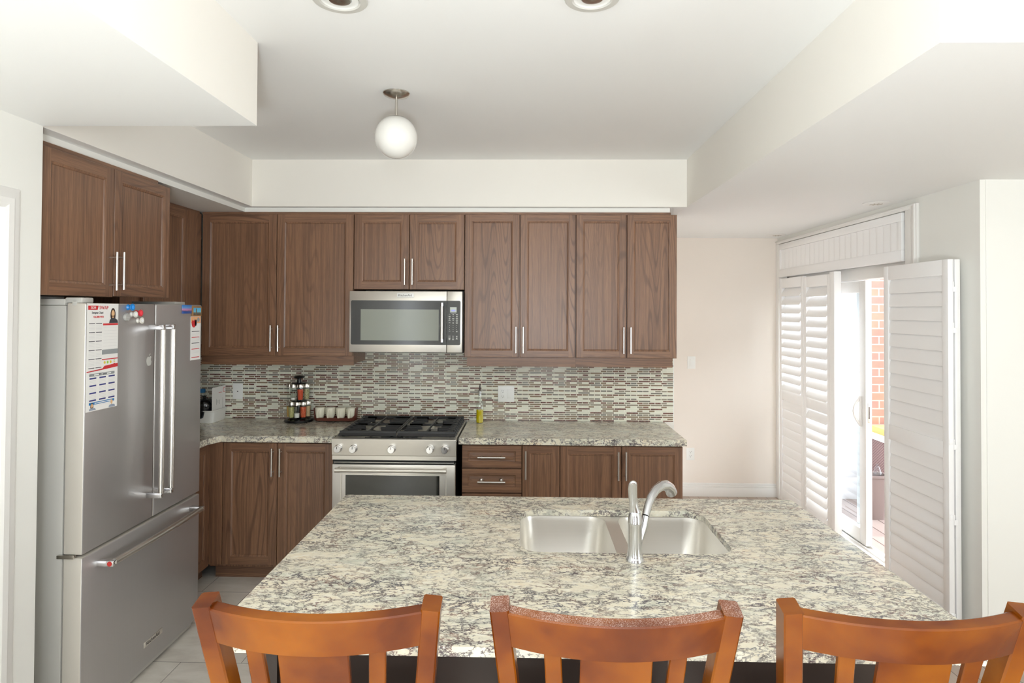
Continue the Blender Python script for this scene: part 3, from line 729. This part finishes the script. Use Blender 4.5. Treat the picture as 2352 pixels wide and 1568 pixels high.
P.rect(GREY, .016, .172, .142, .153); P.rect(PAPER, .045, .15, .145, .150, 2)
for r_ in range(4):
    for c_, u in enumerate((.018, .077, .134)):
        P.rect(NAVY, u, u+.040, .131-.030*r_, .137-.030*r_)
        for j in range(3): P.rect(LGREY, u, u+.040, .124-.030*r_-.006*j, .1247-.030*r_-.006*j)
P.rect(BLUE, .016, .172, .026, .036); P.rect(PAPER, .05, .15, .029, .0325, 2)
HAIR = plain('printed_dark_hair', c8(70, 50, 45), .6); SUIT = plain('printed_dark_top', c8(64, 64, 70), .6); SUIT2 = plain('printed_grey_jacket', c8(150, 160, 176), .6)
P.disc(HAIR, .157, .393, .017, .030); P.disc(SKIN, .157, .400, .010, .014, 2); P.rect(SKIN, .152, .162, .378, .39, 2)
P.add(SUIT, [(.132, .359), (.190, .359), (.186, .372), (.166, .381), (.148, .381), (.136, .372)], 3)
P.disc(HAIR, .034, .020, .009, .014, 2); P.disc(SKIN, .034, .023, .006, .008, 3); P.add(SUIT2, [(.016, .004), (.058, .004), (.052, .012), (.034, .014), (.02, .012)], 4)
P.disc(SKIN, .155, .024, .007, .010, 3); P.add(SUIT2, [(.136, .002), (.178, .002), (.174, .011), (.155, .014), (.14, .011)], 4)
P.done()
text('lettering', '2024', .0155, PAPER, cal, (XP+.0012, CY+.034, CZ+.4235), FX)
text('lettering', 'SWAP', .021, RED, cal, (XP+.0012, CY+.098, CZ+.4235), FX)
text('lettering', 'Swapna Chari', .0125, INK, cal, (XP+.0012, CY+.060, CZ+.403), FX)
text('lettering', '416.888.9470', .0115, RED, cal, (XP+.0012, CY+.066, CZ+.3855), FX)
text('lettering', '2024 Calendar', .0085, INK, cal, (XP+.0012, CY+.098, CZ+.1475), FX)
c2 = thing('calendar', 'narrow magnetic strip calendar with orange photo on the right refrigerator door', 'calendar', (0, 0, 0))
CY, CZ = 3.272, 1.452
MB().box(XF+.0004, XP+.0003, CY, CY+.100, CZ, CZ+.232).build('sheet', PAPER, c2, smooth=False)
ORG = plain('print_orange', c8(240, 170, 120), .5)
P = Print(c2, CY, CZ)
P.rect(ORG, .002, .098, .196, .230); P.disc(RED, .030, .195, .022, .022, 2); P.disc(SKIN, .028, .218, .008, .009, 3); P.disc(SUIT, .050, .200, .012, .02, 2); P.disc(SKIN, .050, .221, .007, .008, 3); P.disc(GREY, .076, .214, .013, .013, 2)
for j, cc in enumerate((INK, RED, INK, RED)): P.rect(cc, .010, .088, .150-.031*j, .1535-.031*j); [P.rect(LGREY, .010, .088, .143-.031*j-.006*q, .1437-.031*j-.006*q) for q in range(3)]
P.rect(RED, .010, .088, .012, .016); P.done()
# picture magnets
def sunset(name, stops):
    n = NT(name); sp = n.new('ShaderNodeSeparateXYZ'); n.put(sp.inputs[0], n.new('ShaderNodeTexCoord').outputs['Generated'])
    return n.P(Base_Color=n.ramp(n.M('ADD', sp.outputs[2], n.M('MULTIPLY', n.M('SUBTRACT', n.noise(n.coord(), 120, 3), .5), .12)), stops), Roughness=.3)
PM = 'picture magnets on the right refrigerator door'
o = MB().box(XF+.0003, XF+.004, 3.186, 3.276, 1.700, 1.744, .001).build('picture_magnet', sunset('skyline_print', [(0, c8(40, 90, 170)), (.2, c8(50, 80, 150)), (.3, c8(90, 80, 120)), (.42, c8(206, 130, 170)), (.7, c8(90, 150, 210)), (1, c8(40, 110, 190))]))
tag(o, 'wide blue and pink skyline picture magnet at the top of the right refrigerator door', 'fridge magnet', PM)
mg = thing('picture_magnet', 'brown-framed clock tower picture magnet above the narrow strip calendar', 'fridge magnet', (0, 0, 0), 0, PM)
MB().box(XF+.0003, XF+.005, 3.279, 3.377, 1.684, 1.738, .001).build('frame', plain('ochre_frame', c8(150, 110, 66), .5), mg)
MB().box(XF+.005, XF+.0056, 3.292, 3.366, 1.692, 1.730).build('picture', sunset('tower_print', [(0, c8(80, 70, 60)), (.3, c8(110, 110, 100)), (.45, c8(110, 190, 215)), (1, c8(70, 170, 220))]), mg, smooth=False)
MB().box(XF+.0055, XF+.0062, 3.314, 3.324, 1.692, 1.726).build('tower', plain('tower_print_grey', c8(110, 100, 84), .5), mg, smooth=False)
# push-pin magnets
G = 'small round magnets on the left refrigerator door'
for y, z, r, c, lab in ((2.752, 1.730, .016, c8(20, 130, 210), 'translucent blue push-pin magnet, topmost of the magnet cluster'),
                        (2.812, 1.704, .016, c8(222, 44, 60), 'translucent red push-pin magnet right of the white ones'),
                        (2.776, 1.698, .0145, c8(226, 222, 214), 'upper clear white push-pin magnet between blue and red magnets'),
                        (2.822, 1.670, .0145, c8(230, 226, 216), 'lowest clear white push-pin magnet in the cluster')):
    o = MB().lathe([(0, .022), (r*.95, .022), (r, .019), (r*.72, .012), (r*.6, .008), (r*.8, .003), (r*.85, 0), (0, 0)], (XF+.0005, y, z), 24, 'x').build('push_pin_magnet', plain('magnet_plastic', c, .15, Coat_Weight=.6))
    tag(o, lab, 'fridge magnet', G)
    MB().cyl((XF+.0225, y, z), (XF+.0232, y, z), r*.55, 20).build('cap', plain('magnet_cap', [min(1, x*1.5+.03) for x in c[:3]]+[1], .25), o)
n = NT('ribbed_grey_print'); sp = n.new('ShaderNodeSeparateXYZ'); n.put(sp.inputs[0], n.coord())
n.P(Base_Color=n.ramp(n.M('SINE', n.M('MULTIPLY', sp.outputs[2], 1500)), [(.3, c8(150, 148, 145)), (.7, c8(222, 220, 214))]), Roughness=.4)
o = MB().lathe([(0, .012), (.0155, .012), (.017, .009), (.017, 0), (0, 0)], (XF+.0005, 2.735, 1.686), 28, 'x').build('disc_magnet', n.m)
tag(o, 'flat grey striped disc magnet, leftmost of the magnet cluster', 'fridge magnet', G)
# apple-shaped sticker
ap = [(0, .78), (.18, .88), (.42, .92), (.66, .82), (.76, .70), (.60, .58), (.52, .40), (.54, .20), (.66, .02), (.82, -.08), (.70, -.40), (.50, -.72), (.32, -.90), (.15, -.86), (0, -.80), (-.15, -.86), (-.32, -.90), (-.52, -.72), (-.74, -.36), (-.86, .05), (-.84, .42), (-.70, .72), (-.46, .90), (-.2, .88)]
m = MB(); sc = .0245
b_ = [(XF+.0005, 2.912+u*sc, 1.481+v*sc-.004) for u, v in ap]; m.loft([b_, [(x+.0008, y, z) for x, y, z in b_]])
lf = [(.02, 1.02), (.08, 1.22), (.22, 1.40), (.40, 1.48), (.38, 1.28), (.26, 1.12), (.12, 1.03)]
b_ = [(XF+.0005, 2.912+u*sc, 1.481+v*sc-.004) for u, v in lf]; m.loft([b_, [(x+.0008, y, z) for x, y, z in b_]])
tag(m.build('apple_sticker', 'grey_plastic', smooth=False), 'small silver bitten-apple sticker on the left refrigerator door', 'sticker')

# ------------------------------------------------------------------ pendant & ceiling fittings
pl = thing('globe_pendant', 'white opal globe pendant on a short nickel stem', 'pendant light', (-.612, 2.888, ZC))
MB().lathe([(0, 0), (.063, 0), (.063, -.004), (.055, -.012), (.03, -.020), (.012, -.024), (0, -.024)], seg=40).build('canopy', 'nickel', pl)
MB().cyl((0, 0, -.02), (0, 0, -.118), .0055).build('stem', 'nickel', pl)
MB().lathe([(0, -.112), (.030, -.113), (.044, -.117), (.049, -.121), (.048, -.125), (0, -.125)], seg=36).build('fitter_cap', 'nickel', pl)
gr = .0985; gz = -.206
MB().lathe([(gr*math.sin(math.pi*i/32), gz+gr*math.cos(math.pi*i/32)) for i in range(5, 33)], seg=56, cap=(True, False)).build('globe', 'opal', pl, angle=80)
for x, lab in ((-.612, 'round recessed ceiling light, left of the two'), (.205, 'round recessed ceiling light, right of the two')):
    t = thing('recessed_light', lab, 'ceiling light', (x, 2.005, ZC), 0, 'recessed lights in the raised ceiling')
    MB().lathe([(.058, -.001), (.088, -.001), (.0895, -.004), (.086, -.008), (.066, -.009), (.060, -.005), (.058, -.001)], seg=48).build('trim_ring', 'grey_plastic', t)
    MB().lathe([(.060, -.006), (.056, -.004), (.05, -.0035), (.038, -.004), (.036, -.001), (.058, -.001)], seg=40).build('baffle', 'plastic', t)
    MB().lathe([(0, -.007), (.02, -.010), (.034, -.007), (.036, -.002), (0, -.002)], seg=32).build('bulb', 'nickel', t)
for x, y, lab in ((2.205, 4.01, 'round white ceiling vent nearer the camera, above the shutters'), (2.235, 5.66, 'round white ceiling vent in the far corner by the patio door')):
    t = thing('ceiling_vent', lab, 'ceiling vent', (x, y, ZS), 0, 'round vents in the low ceiling')
    MB().lathe([(0, -.001), (.078, -.001), (.078, -.004), (.070, -.007), (.050, -.008), (0, -.008)], seg=40).build('plate', 'white', t)
    m = MB()
    for i in range(8):
        a = i*math.pi/4; m.sweep([(.008*math.cos(a), .008*math.sin(a), -.0085), (.038*math.cos(a), .038*math.sin(a), -.0085)], .006, .0015, Vector((-math.sin(a), math.cos(a), 0)), ch=.0005)
    m.build('slots', plain('vent_slot', c8(190, 182, 170), .6), t, smooth=False)

# ------------------------------------------------------------------ wall plates
def plate(label, x, y, z, w, h, kinds, group=None):
    t = thing('wall_plate' if kinds else 'wall_plate', label, 'outlet' if 'o' in kinds else 'switch', (x, y, z), 0, group)
    MB().box(-w/2, w/2, -.006, 0, -h/2, h/2, .002).build('cover', 'plastic', t)
    n_ = len(kinds)
    for i, k in enumerate(kinds):
        cx = (i-(n_-1)/2)*.046
        if k == 's': MB().box(cx-.0165, cx+.0165, -.0085, -.006, -.033, .033, .0012).build('rocker', 'plastic', t)
        if k == 'o':
            o = MB().box(cx-.0165, cx+.0165, -.0078, -.006, -.033, .033, .0012).build('receptacle', 'plastic', t)
            m = MB()
            for s in (-1, 1):
                zz = s*.019; m.box(cx-.0075, cx-.0055, -.0083, -.007, zz-.001, zz+.008).box(cx+.0055, cx+.0075, -.0083, -.007, zz-.001, zz+.008); m.cyl((cx, -.0083, zz-.008), (cx, -.007, zz-.008), .0025, 10)
            m.build('slots', 'slot', o, smooth=False)
        if k == 'j': MB().box(cx-.004, cx+.004, -.0068, -.0055, -.004, .004).build('jack', 'slot', t, smooth=False)
plate('white cable-jack wall plate on the mosaic left of the spice rack', -2.101, YW-.008, 1.127, .072, .115, 'j')
plate('white double wall plate with outlet and rocker on the mosaic', -.148, YW-.008, 1.124, .118, .115, 'os')
plate('white rocker switch on the breakfast wall beside the wall cabinets', 1.543, YB, 1.246, .075, .115, 's')
plate('white wall outlet low on the breakfast wall beside the worktop end', 1.535, YB, .393, .075, .115, 'o')

# ------------------------------------------------------------------ things on the left worktop
rk = thing('spice_rack', 'black two-tier revolving spice rack on the left worktop', 'spice rack', (-1.615, 4.425, ZT))
MB().lathe([(0, 0), (.098, 0), (.101, .005), (.095, .016), (.075, .024), (.03, .028), (0, .028)], seg=40).build('base', 'black', rk)
MB().lathe([(.017, .026), (.015, .29), (.012, .300), (.024, .304), (.038, .310), (.040, .316), (.030, .322), (0, .323)], seg=28).build('column', 'black', rk)
for z in (.143, .268):
    MB().lathe([(0, z), (.05, z), (.052, z+.003), (.05, z+.006), (0, z+.006)], seg=28).build('tier_ring', 'black', rk)
spices = {'lentils': grains('yellow_lentils', c8(190, 140, 60), c8(226, 186, 104), 300), 'fennel': grains('green_fennel_seed', c8(150, 140, 80), c8(206, 200, 140), 220), 'salt': grains('white_salt', c8(225, 222, 214), c8(240, 238, 232), 400),
          'flakes': grains('red_pepper_flakes', c8(170, 40, 26), c8(226, 110, 60), 200), 'paprika': grains('orange_red_powder', c8(196, 64, 32), c8(214, 80, 40), 400), 'herbs': grains('dried_herbs', c8(120, 112, 74), c8(200, 194, 150), 160), 'beige': grains('beige_spice', c8(190, 160, 120), c8(214, 190, 150), 260)}
def jar(ang, z, mat, fill, label, rad=.062):
    a = R(ang); x, y = -1.615+rad*math.cos(a), 4.425+rad*math.sin(a)
    t = thing('spice_jar', label, 'spice jar', (x, y, ZT+z), 0, 'jars in the spice rack')
    MB().lathe([(0, .001), (.017, .001), (.019, .004), (.0225, .085), (.0215, .092), (.0195, .093)], seg=24).build('glass', 'glass', t)
    MB().lathe([(0, .088), (.0238, .088), (.0242, .106), (.022, .111), (.0, .112)], seg=24).build('lid', 'nickel', t)
    if mat: MB().lathe([(0, .003), (.0165, .003), (.0165+.004*fill, .003+.08*fill), (0, .003+.08*fill)], seg=20).build('contents', mat, t)
    return t
jar(-150, .158, None, 0, 'empty spice jar at the left of the upper tier')
jar(-108, .158, spices['salt'], .18, 'nearly empty spice jar with a little white powder, upper tier')
jar(-62, .158, spices['paprika'], .9, 'spice jar full of orange-red powder, upper tier')
jar(-15, .158, spices['herbs'], .9, 'spice jar of dried green herbs at the right of the upper tier')
jar(-160, .034, spices['lentils'], .9, 'spice jar of yellow lentils at the left of the lower tier')
jar(-122, .034, spices['fennel'], .9, 'spice jar of pale green seeds, lower tier')
jar(-82, .034, spices['salt'], .38, 'spice jar half full of white salt, lower tier')
jar(-42, .034, spices['flakes'], .9, 'spice jar of red chilli flakes, lower tier')
jar(5, .034, spices['beige'], .9, 'spice jar of beige powder behind the chilli jar, lower tier')
# cup tray
tr = thing('cup_tray', 'brown carved tray holding four cream lidded cups', 'tray', (-1.352, 4.43, ZT))
m = MB(); L = .152
rings = []
for z, k, e in ((.008, .92, .038), (.012, .97, .044), (.030, 1.0, .050), (.033, .98, .048), (.02, .93, .042), (.018, .9, .04)):
    rings.append([(x*1, y, z+(.035*max(0, abs(x)/L-.86)/.14 if z > .029 else 0)) for x, y in rrect(-L*k, L*k, -e, e, .036, 5)])
m.loft(rings, cap=(True, True)).build('tray_body', 'tray_brown', tr)
for s in (-1, 1): MB().loft([[(s*.136, -.028, .03), (s*.136, .028, .03), (s*.146, .03, .10), (s*.146, -.03, .10)], [(s*.146, -.028, .03), (s*.146, .028, .03), (s*.153, .022, .095), (s*.153, -.022, .095)]]).build('carved_end', 'tray_brown', tr)
for i, x in enumerate((-.111, -.037, .037, .111)):
    t = thing('cup', ['cream ceramic cup nearest the spice rack in the brown tray', 'second cream ceramic cup from the spice rack in the brown tray', 'third cream ceramic cup from the spice rack in the brown tray', 'cream ceramic cup nearest the range in the brown tray'][i], 'cup', (-1.352+x, 4.425, ZT+.0195), 0, 'cream cups in the brown tray')
    MB().lathe([(0, 0), (.018, 0), (.026, .012), (.033, .035), (.0355, .060), (.036, .075), (.034, .080), (.02, .083), (0, .084)], seg=32).build('bowl', 'cream', t)
    MB().sweep([(-.004, -.034, .070), (-.004, -.041, .055), (-.005, -.044, .030), (-.005, -.043, .012)], [.020, .013, .012, .014], [.004, .005, .005, .004], ch=.001).build('handle', 'cream', t)
# white bin with things
wb = thing('white_bin', 'low white plastic storage bin in the corner of the left worktop', 'storage bin', (-2.292, 4.42, ZT))
m = MB(); hw = .118; hd = .104
def rz(k, z): return [(x, y, z) for x, y in rrect(-hw*k, hw*k, -hd*k, hd*k, .025, 4)]
m.loft([rz(.93, 0), rz(.99, .075), rz(1.04, .08), rz(1.04, .085), rz(.95, .084), rz(.9, .006)], cap=(True, True)).build('bin_body', 'plastic', wb)
pt = thing('glass_pot', 'smoky dark glass pot with black wire handle in the white bin', 'pot', (-2.268, 4.372, ZT+.007))
MB().lathe([(0, 0), (.040, 0), (.056, .03), (.066, .08), (.070, .11), (.066, .125)], seg=36).build('bowl', 'smoke', pt)
MB().lathe([(.067, .125), (.060, .140), (.045, .152), (.014, .157), (.010, .166), (.014, .174), (.0, .176)], seg=36).build('lid', 'smoke', pt)
pts = [(.068*math.cos(a), -.02-.03*math.sin(a), .11+.07*math.sin(a)) for a in [math.pi*i/12 for i in range(13)]]
MB().tube(pts, .003, 8).build('handle', 'black_matte', pt)
MB().lathe([(0, .004), (.038, .004), (.053, .03), (.063, .08), (.066, .10), (0, .10)], seg=28).build('contents', plain('dark_contents', c8(44, 48, 58), .4), pt)
bk = thing('booklet', 'white printed card standing in the white bin', 'card', (-2.190, 4.42, ZT+.0065))
MB().box(-.001, .001, -.092, .100, 0, .235).build('sheet', PAPER, bk, smooth=False)
P_ = MB(); P_.box(.001, .0014, .04, .05, .188, .192).box(.001, .0014, .0, .03, .190, .193); P_.build('printing', RED, bk, smooth=False)
pts = [(.0015, .078+.014*math.cos(a), .205+.017*math.sin(a)) for a in [.5+i*5.0/14 for i in range(15)]]
MB().tube(pts, .0016, 6).build('round_logo', RED, bk)
m = MB()
for y, z0, z1 in ((-.03, .11, .15), (-.01, .12, .14), (.012, .11, .14), (.06, .05, .15)): m.box(.001, .0014, y, y+.002, z0, z1)
m.build('fine_print', INK, bk, smooth=False)
tag(MB().lathe([(0, 0), (.018, 0), (.02, .012), (.018, .026), (0, .028)], (-2.335, 4.478, ZT+.190), 20).lathe([(0, 0), (.026, 0), (.026, .15), (.018, .184), (0, .184)], (-2.335, 4.478, ZT+.0065), 20, mi=1)
    .build('bottle', [BLUE, M['glass']]), 'blue-capped clear bottle in the white bin beside the refrigerator', 'bottle')
# oil bottle on the right worktop
ob = thing('oil_bottle', 'clear glass oil bottle with pourer, half full of yellow oil', 'bottle', (-.330, 4.43, ZT))
MB().lathe([(0, .001), (.024, .001), (.0265, .004), (.0265, .125), (.024, .142), (.013, .168), (.0115, .178), (.0115, .212), (.0135, .214), (.0135, .220)], seg=32).build('glass', 'glass', ob)
n = NT('yellow_oil'); n.P(Base_Color=c8(238, 214, 14), Roughness=.15, Transmission_Weight=.35, IOR=1.3)
MB().lathe([(0, .003), (.0225, .003), (.0248, .006), (.0248, .094), (0, .094)], seg=32).build('oil', n.m, ob)
MB().lathe([(.0, .190), (.009, .190), (.010, .222), (.018, .224), (.019, .229), (.012, .233), (.006, .238), (0, .239)], seg=24).build('stopper', 'chrome', ob)
MB().tube([(0, 0, .236), (0, -.001, .255), (.001, -.002, .272)], [.005, .0042, .0035], 12).build('pourer_spout', 'slot', ob)

# ------------------------------------------------------------------ bar stools
def stool(loc, label, mat, rz=0):
    t = thing('bar_stool', label, 'chair', loc, rz, 'bar stools along the island')
    zt = 1.170; rake = .26; sp = .10; hx = .216; D = Vector((0, rake, -1)).normalized()
    def bp(u, drop, bow=0):       # point on the back, u = -1..1 across, drop metres straight down
        return Vector((u*(hx-sp*drop), rake*drop-bow*(1-u*u), zt-drop))
    # posts run down into the rear legs
    for s in (-1, 1):
        pts = [bp(s, d) for d in (0, .02, .15, .3, .44)]+[Vector((s*.166, .135, .62)), Vector((s*.170, .10, .3)), Vector((s*.178, .03, 0))]
        MB().sweep(pts, .036, [.044]*5+[.046, .042, .036], Vector((1, 0, 0)), ch=.003).build('rear_leg', mat, t)
    # curved top rail
    m = MB(); rings = []; hgt = .073; th = .026; N = 20
    for i in range(N+1):
        u = -.93+1.86*i/N
        a = bp(u, .006, .052); nrm = Vector((0, math.cos(math.atan(rake)), math.sin(math.atan(rake))))
        slope = 2*.052*u/hx; nn = Vector((-slope*1.0, nrm.y, nrm.z)).normalized()
        b = bp(u, .006+hgt, .052)
        c = .003
        rings.append([a-nn*th/2+(b-a)*.03, a-nn*(th/2-c), a+nn*(th/2-c), a+nn*th/2+(b-a)*.03, b+nn*th/2-(b-a)*.03, b+nn*(th/2-c), b-nn*(th/2-c), b-nn*th/2-(b-a)*.03])
    m.loft(rings).build('top_rail', mat, t)
    # slats
    for u, w, nm in ((-.56, .032, 'slat'), (0, .132, 'center_splat'), (.56, .032, 'slat')):
        pts = [bp(u, d, .046) for d in (.074, .2, .32, .43)]
        MB().sweep(pts, w, .012, Vector((1, 0, 0)), ch=.002).build(nm, mat, t)
    pts = [bp(-.93+1.86*i/10, .43, .046) for i in range(11)]
    m = MB(); m.loft([[p+Vector((0, -.011, .022)), p+Vector((0, .011, .022)), p+Vector((0, .011, -.022)), p+Vector((0, -.011, -.022))] for p in pts]).build('lower_rail', mat, t)
    # seat, legs, stretchers
    m = MB(); m.poly_prism(rrect(-.215, .215, .14, .54, .04, 5), .625, .655, bev=.008).build('seat', mat, t)
    MB().box(-.17, .17, .18, .20, .57, .624).box(-.17, .17, .49, .51, .57, .624).box(-.18, -.16, .2, .49, .57, .624).box(.16, .18, .2, .49, .57, .624).build('apron', mat, t, smooth=False)
    for s in (-1, 1): MB().sweep([(s*.175, .495, .624), (s*.195, .53, 0)], [.036, .03], [.036, .03], ch=.003).build('front_leg', mat, t)
    for s in (-1, 1): MB().sweep([(s*.176, .09, .25), (s*.186, .515, .25)], .018, .026, Vector((1, 0, 0))).build('stretcher', mat, t)
    MB().sweep([(-.186, .515, .20), (.186, .515, .20)], .026, .018, Vector((0, 0, 1))).build('footrest', mat, t)
    return t
stool((-.393, 1.190, 0), 'leftmost amber wooden bar stool, clean of dust, at the island', 'stool', R(.3))
stool((.167, 1.190, 0), 'middle amber wooden bar stool with white dusty specks along its top rail', 'stool_dust', R(-.6))
stool((.713, 1.200, 0), 'rightmost reddish wooden bar stool at the corner of the island', 'stool', R(-.4))

# ------------------------------------------------------------------ patio door, shutters
# casing around the opening
m = MB()
m.box(XB-.018, XB, 3.80, 3.86, 0, 2.384, .004).box(XB-.010, XB, 3.8595, 3.93, 0, 2.353, .002).box(XB-.026, XB-.012, 3.812, 3.832, 0, 2.380, .004)
m.box(XB-.0175, XB, 3.8595, YB, 2.353, 2.3835, .003).box(XB-.0255, XB-.012, 3.8315, YB, 2.372, 2.3795, .003).box(XB-.018, XB, 5.86, YB, 0, 2.352, .003)
struct(m.build('trim_3', 'white'))
pd = MB()
X0, X1 = 2.40, 2.50
pd.box(X0, X1, 3.94, 4.00, .03, 2.33, .003).box(X0, X1, 5.79, 5.845, .03, 2.33, .003).box(X0, X1, 3.94, 5.845, 1.96, 2.05, .003).box(X0, X1, 3.94, 5.845, 2.30, 2.355, .003).box(XB, X1+.02, 3.935, 5.845, .0, .032, .003)
pd.box(2.425, 2.43, 4.0, 5.79, .032, .046).box(2.475, 2.48, 4.0, 5.79, .032, .046)
door = struct(pd.build('door_2', 'white'))
m = MB().box(2.437, 2.482, 4.575, 4.66, .048, 1.955, .003).box(2.437, 2.482, 5.70, 5.785, .048, 1.955, .003).box(2.437, 2.482, 4.66, 5.70, .048, .15, .003).box(2.437, 2.482, 4.66, 5.70, 1.87, 1.955, .003)
sl = m.build('sliding_panel', 'white', door)
MB().box(2.457, 2.461, 4.655, 5.705, .145, 1.875).build('glass', 'pane', sl, smooth=False)
pts = [(2.43-.045*math.sin(math.pi*i/12), 4.64, .905+.20*i/12) for i in range(13)]
hd_ = MB().tube(pts, .009, 12).box(2.425, 2.437, 4.625, 4.655, .895, 1.115, .003).build('pull_handle', 'white', sl)
hk = MB().box(2.452, 2.468, 4.572, 4.576, .93, 1.075, .002).build('latch_plate', 'nickel', sl)
MB().box(2.457, 2.463, 4.5705, 4.5725, .96, 1.045).build('latch', 'slot', hk, smooth=False)
m = MB().box(2.488, 2.498, 4.74, 4.80, .048, 1.955, .002).box(2.488, 2.498, 4.80, 5.785, .048, .12, .002).box(2.488, 2.498, 4.80, 5.785, 1.9, 1.955, .002).build('fixed_panel', 'white', door)
MB().box(2.4, 2.5, 4.0, 5.79, 2.05, 2.30).build('transom_panel', 'white', door, smooth=False)

def shutter(label, loc, rz, w, z0, z1, mid, tilt, hinge=None, vertical=False, tilt2=None):
    t = thing('shutter_panel', label, 'shutter', loc, rz, 'plantation shutters of the patio door')
    sw, th = .048, .028
    m = MB(); m.box(0, sw, 0, th, z0, z1, .002).box(w-sw, w, 0, th, z0, z1, .002).box(sw, w-sw, .001, th-.001, z0, z0+.10, .0015).box(sw, w-sw, .001, th-.001, z1-.085, z1, .0015)
    if mid: m.box(sw, w-sw, .001, th-.001, mid-.045, mid+.045, .0015)
    m.build('frame', 'shutter', t)
    m = MB()
    def louvres(a, b, tl):
        n_ = max(1, round((b-a)/.079)); p = (b-a)/n_
        for i in range(n_):
            zc = a+p*(i+.5); pts = []
            for k in range(12):
                an = 2*math.pi*k/12; u, v = .0455*math.cos(an), .0055*math.sin(an)
                pts.append((th/2+u*math.sin(tl)+v*math.cos(tl), zc+u*math.cos(tl)-v*math.sin(tl)))
            m.loft([[(sw+.001, y, z) for y, z in pts], [(w-sw-.001, y, z) for y, z in pts]])
    if mid: louvres(z0+.10, mid-.045, tilt2 if tilt2 is not None else tilt); louvres(mid+.045, z1-.085, tilt)
    else: louvres(z0+.10, z1-.085, tilt)
    m.build('louvers', 'shutter', t, angle=50)
    if hinge is not None:
        for z in (z1-.12, z1-.34, z0+1.02, z0+.62, z0+.1):
            h = MB().box(hinge, hinge+.0022, .004, th-.004, z-.03, z+.0, .0008).box(hinge, hinge+.0022, th+.001, th+.018, z-.055, z-.028, .0008).cyl((hinge+.001, th, z-.055), (hinge+.001, th, z+.0), .003, 8).build('hinge', 'shutter', t)
    return t
# rz=-90 : local x -> -y, local y(thickness) -> +x, front faces -x
q = R(-90)
shutter('closed louvered shutter panel in the far corner left of the patio opening', (2.298, 5.765, 0), q, .492, .035, 2.025, .985, R(32), tilt2=R(8))
shutter('closed louvered shutter panel next to the patio opening, glowing between its slats', (2.298, 5.268, 0), q, .455, .035, 2.015, .985, R(27), tilt2=R(30))
shutter('folded-open louvered shutter panel standing nearest the camera', (2.250, 4.010, 0), q, .605, .03, 2.012, .985, R(7), hinge=.605)
shutter('second folded shutter leaf behind the open panel, against the wall', (2.290, 4.010, 0), q, .600, .03, 2.012, .985, R(7))
struct(MB().box(2.292, 2.345, 4.735, 4.808, .033, 2.03, .003).build('trim_4', 'shutter'))
# wide transom shutter above
t = thing('shutter_panel', 'wide horizontal shutter panel across the top of the patio door', 'shutter', (2.328, 5.858, 0), q, 'plantation shutters of the patio door')
w = 1.905
MB().box(0, w, 0, .028, 2.045, 2.115, .002).box(0, w, 0, .028, 2.295, 2.348, .002).box(0, .045, 0, .028, 2.115, 2.295, .002).box(w-.045, w, 0, .028, 2.115, 2.295, .002).build('frame', 'shutter', t)
m = MB(); k = 22
for i in range(k):
    xc = .045+(w-.09)*(i+.5)/k; pts = []
    for j in range(12):
        an = 2*math.pi*j/12; u, v = .0445*math.cos(an), .0055*math.sin(an); tl = R(9); pts.append((xc+u*math.cos(tl)-v*math.sin(tl), .014+u*math.sin(tl)+v*math.cos(tl)))
    m.loft([[(x, y, 2.116) for x, y in pts], [(x, y, 2.294) for x, y in pts]])
m.build('louvers', 'shutter', t, angle=50)

# ------------------------------------------------------------------ outdoors
struct(MB().box(2.52, 7.5, 1.0, 8.0, -.08, -.02).build('floor_deck', 'deck', smooth=False))
struct(MB().box(3.205, 6.5, 5.96, 6.1, -.02, 3.0).build('wall_brick', 'brick', smooth=False))
n = NT('white_vinyl_siding'); n.P(Base_Color=c8(240, 242, 244), Roughness=.5)
m = MB()
for i in range(14): m.box(2.54, 3.20, 5.955, 5.975+.012*(i % 1), -.02+.2*i, .175+.2*i, .004)
struct(m.build('wall_siding', n.m))
sb = thing('storage_bench', 'brown woven resin storage box with white lid against the brick wall', 'storage box', (3.755, 5.78, -.02))
n = NT('brown_weave'); v = n.coord(scale=(1, 1, 1)); w_ = n.new('ShaderNodeTexChecker'); n.put(w_.inputs[0], n.coord(scale=(60, 60, 80))); w_.inputs['Scale'].default_value = 1
n.P(Base_Color=n.mix(w_.outputs[1], c8(120, 92, 92), c8(150, 122, 118)), Roughness=.7); n.bump(w_.outputs[1], .5, .003)
MB().box(-.55, .55, -.14, .14, .04, .58, .006).build('box_body', n.m, sb)
MB().box(-.57, .57, -.16, .15, .0, .04, .004).build('plinth', 'white', sb)
MB().box(-.57, .57, -.16, .15, .58, .64, .006).build('lid', 'white', sb)
MB().box(-.56, .56, -.10, .15, .64, .70, .006).build('cushion', plain('yellow_cushion', c8(214, 180, 110), .8), sb)
wt = thing('waste_bin', 'tapered taupe waste basket standing on the deck outside', 'waste bin', (2.965, 5.42, -.02))
def sq(h, z, r=.03): return [(x, y, z) for x, y in rrect(-h, h, -h*.8, h*.8, r, 3)]
MB().loft([sq(.062, 0), sq(.088, .35), sq(.096, .352), sq(.096, .372), sq(.084, .372), sq(.060, .01)], cap=(True, True)).build('bin_body', plain('taupe_plastic', c8(128, 112, 108), .5), wt)
o = MB().lathe([(0, .0), (.03, .0), (.034, .03), (.032, .10), (.02, .14), (.012, .15), (.012, .17), (0, .172)], (2.985, 5.42, .27), 16).build('plastic_bottle', 'pane')
tag(o, 'clear plastic bottle sticking out of the taupe waste basket', 'bottle')
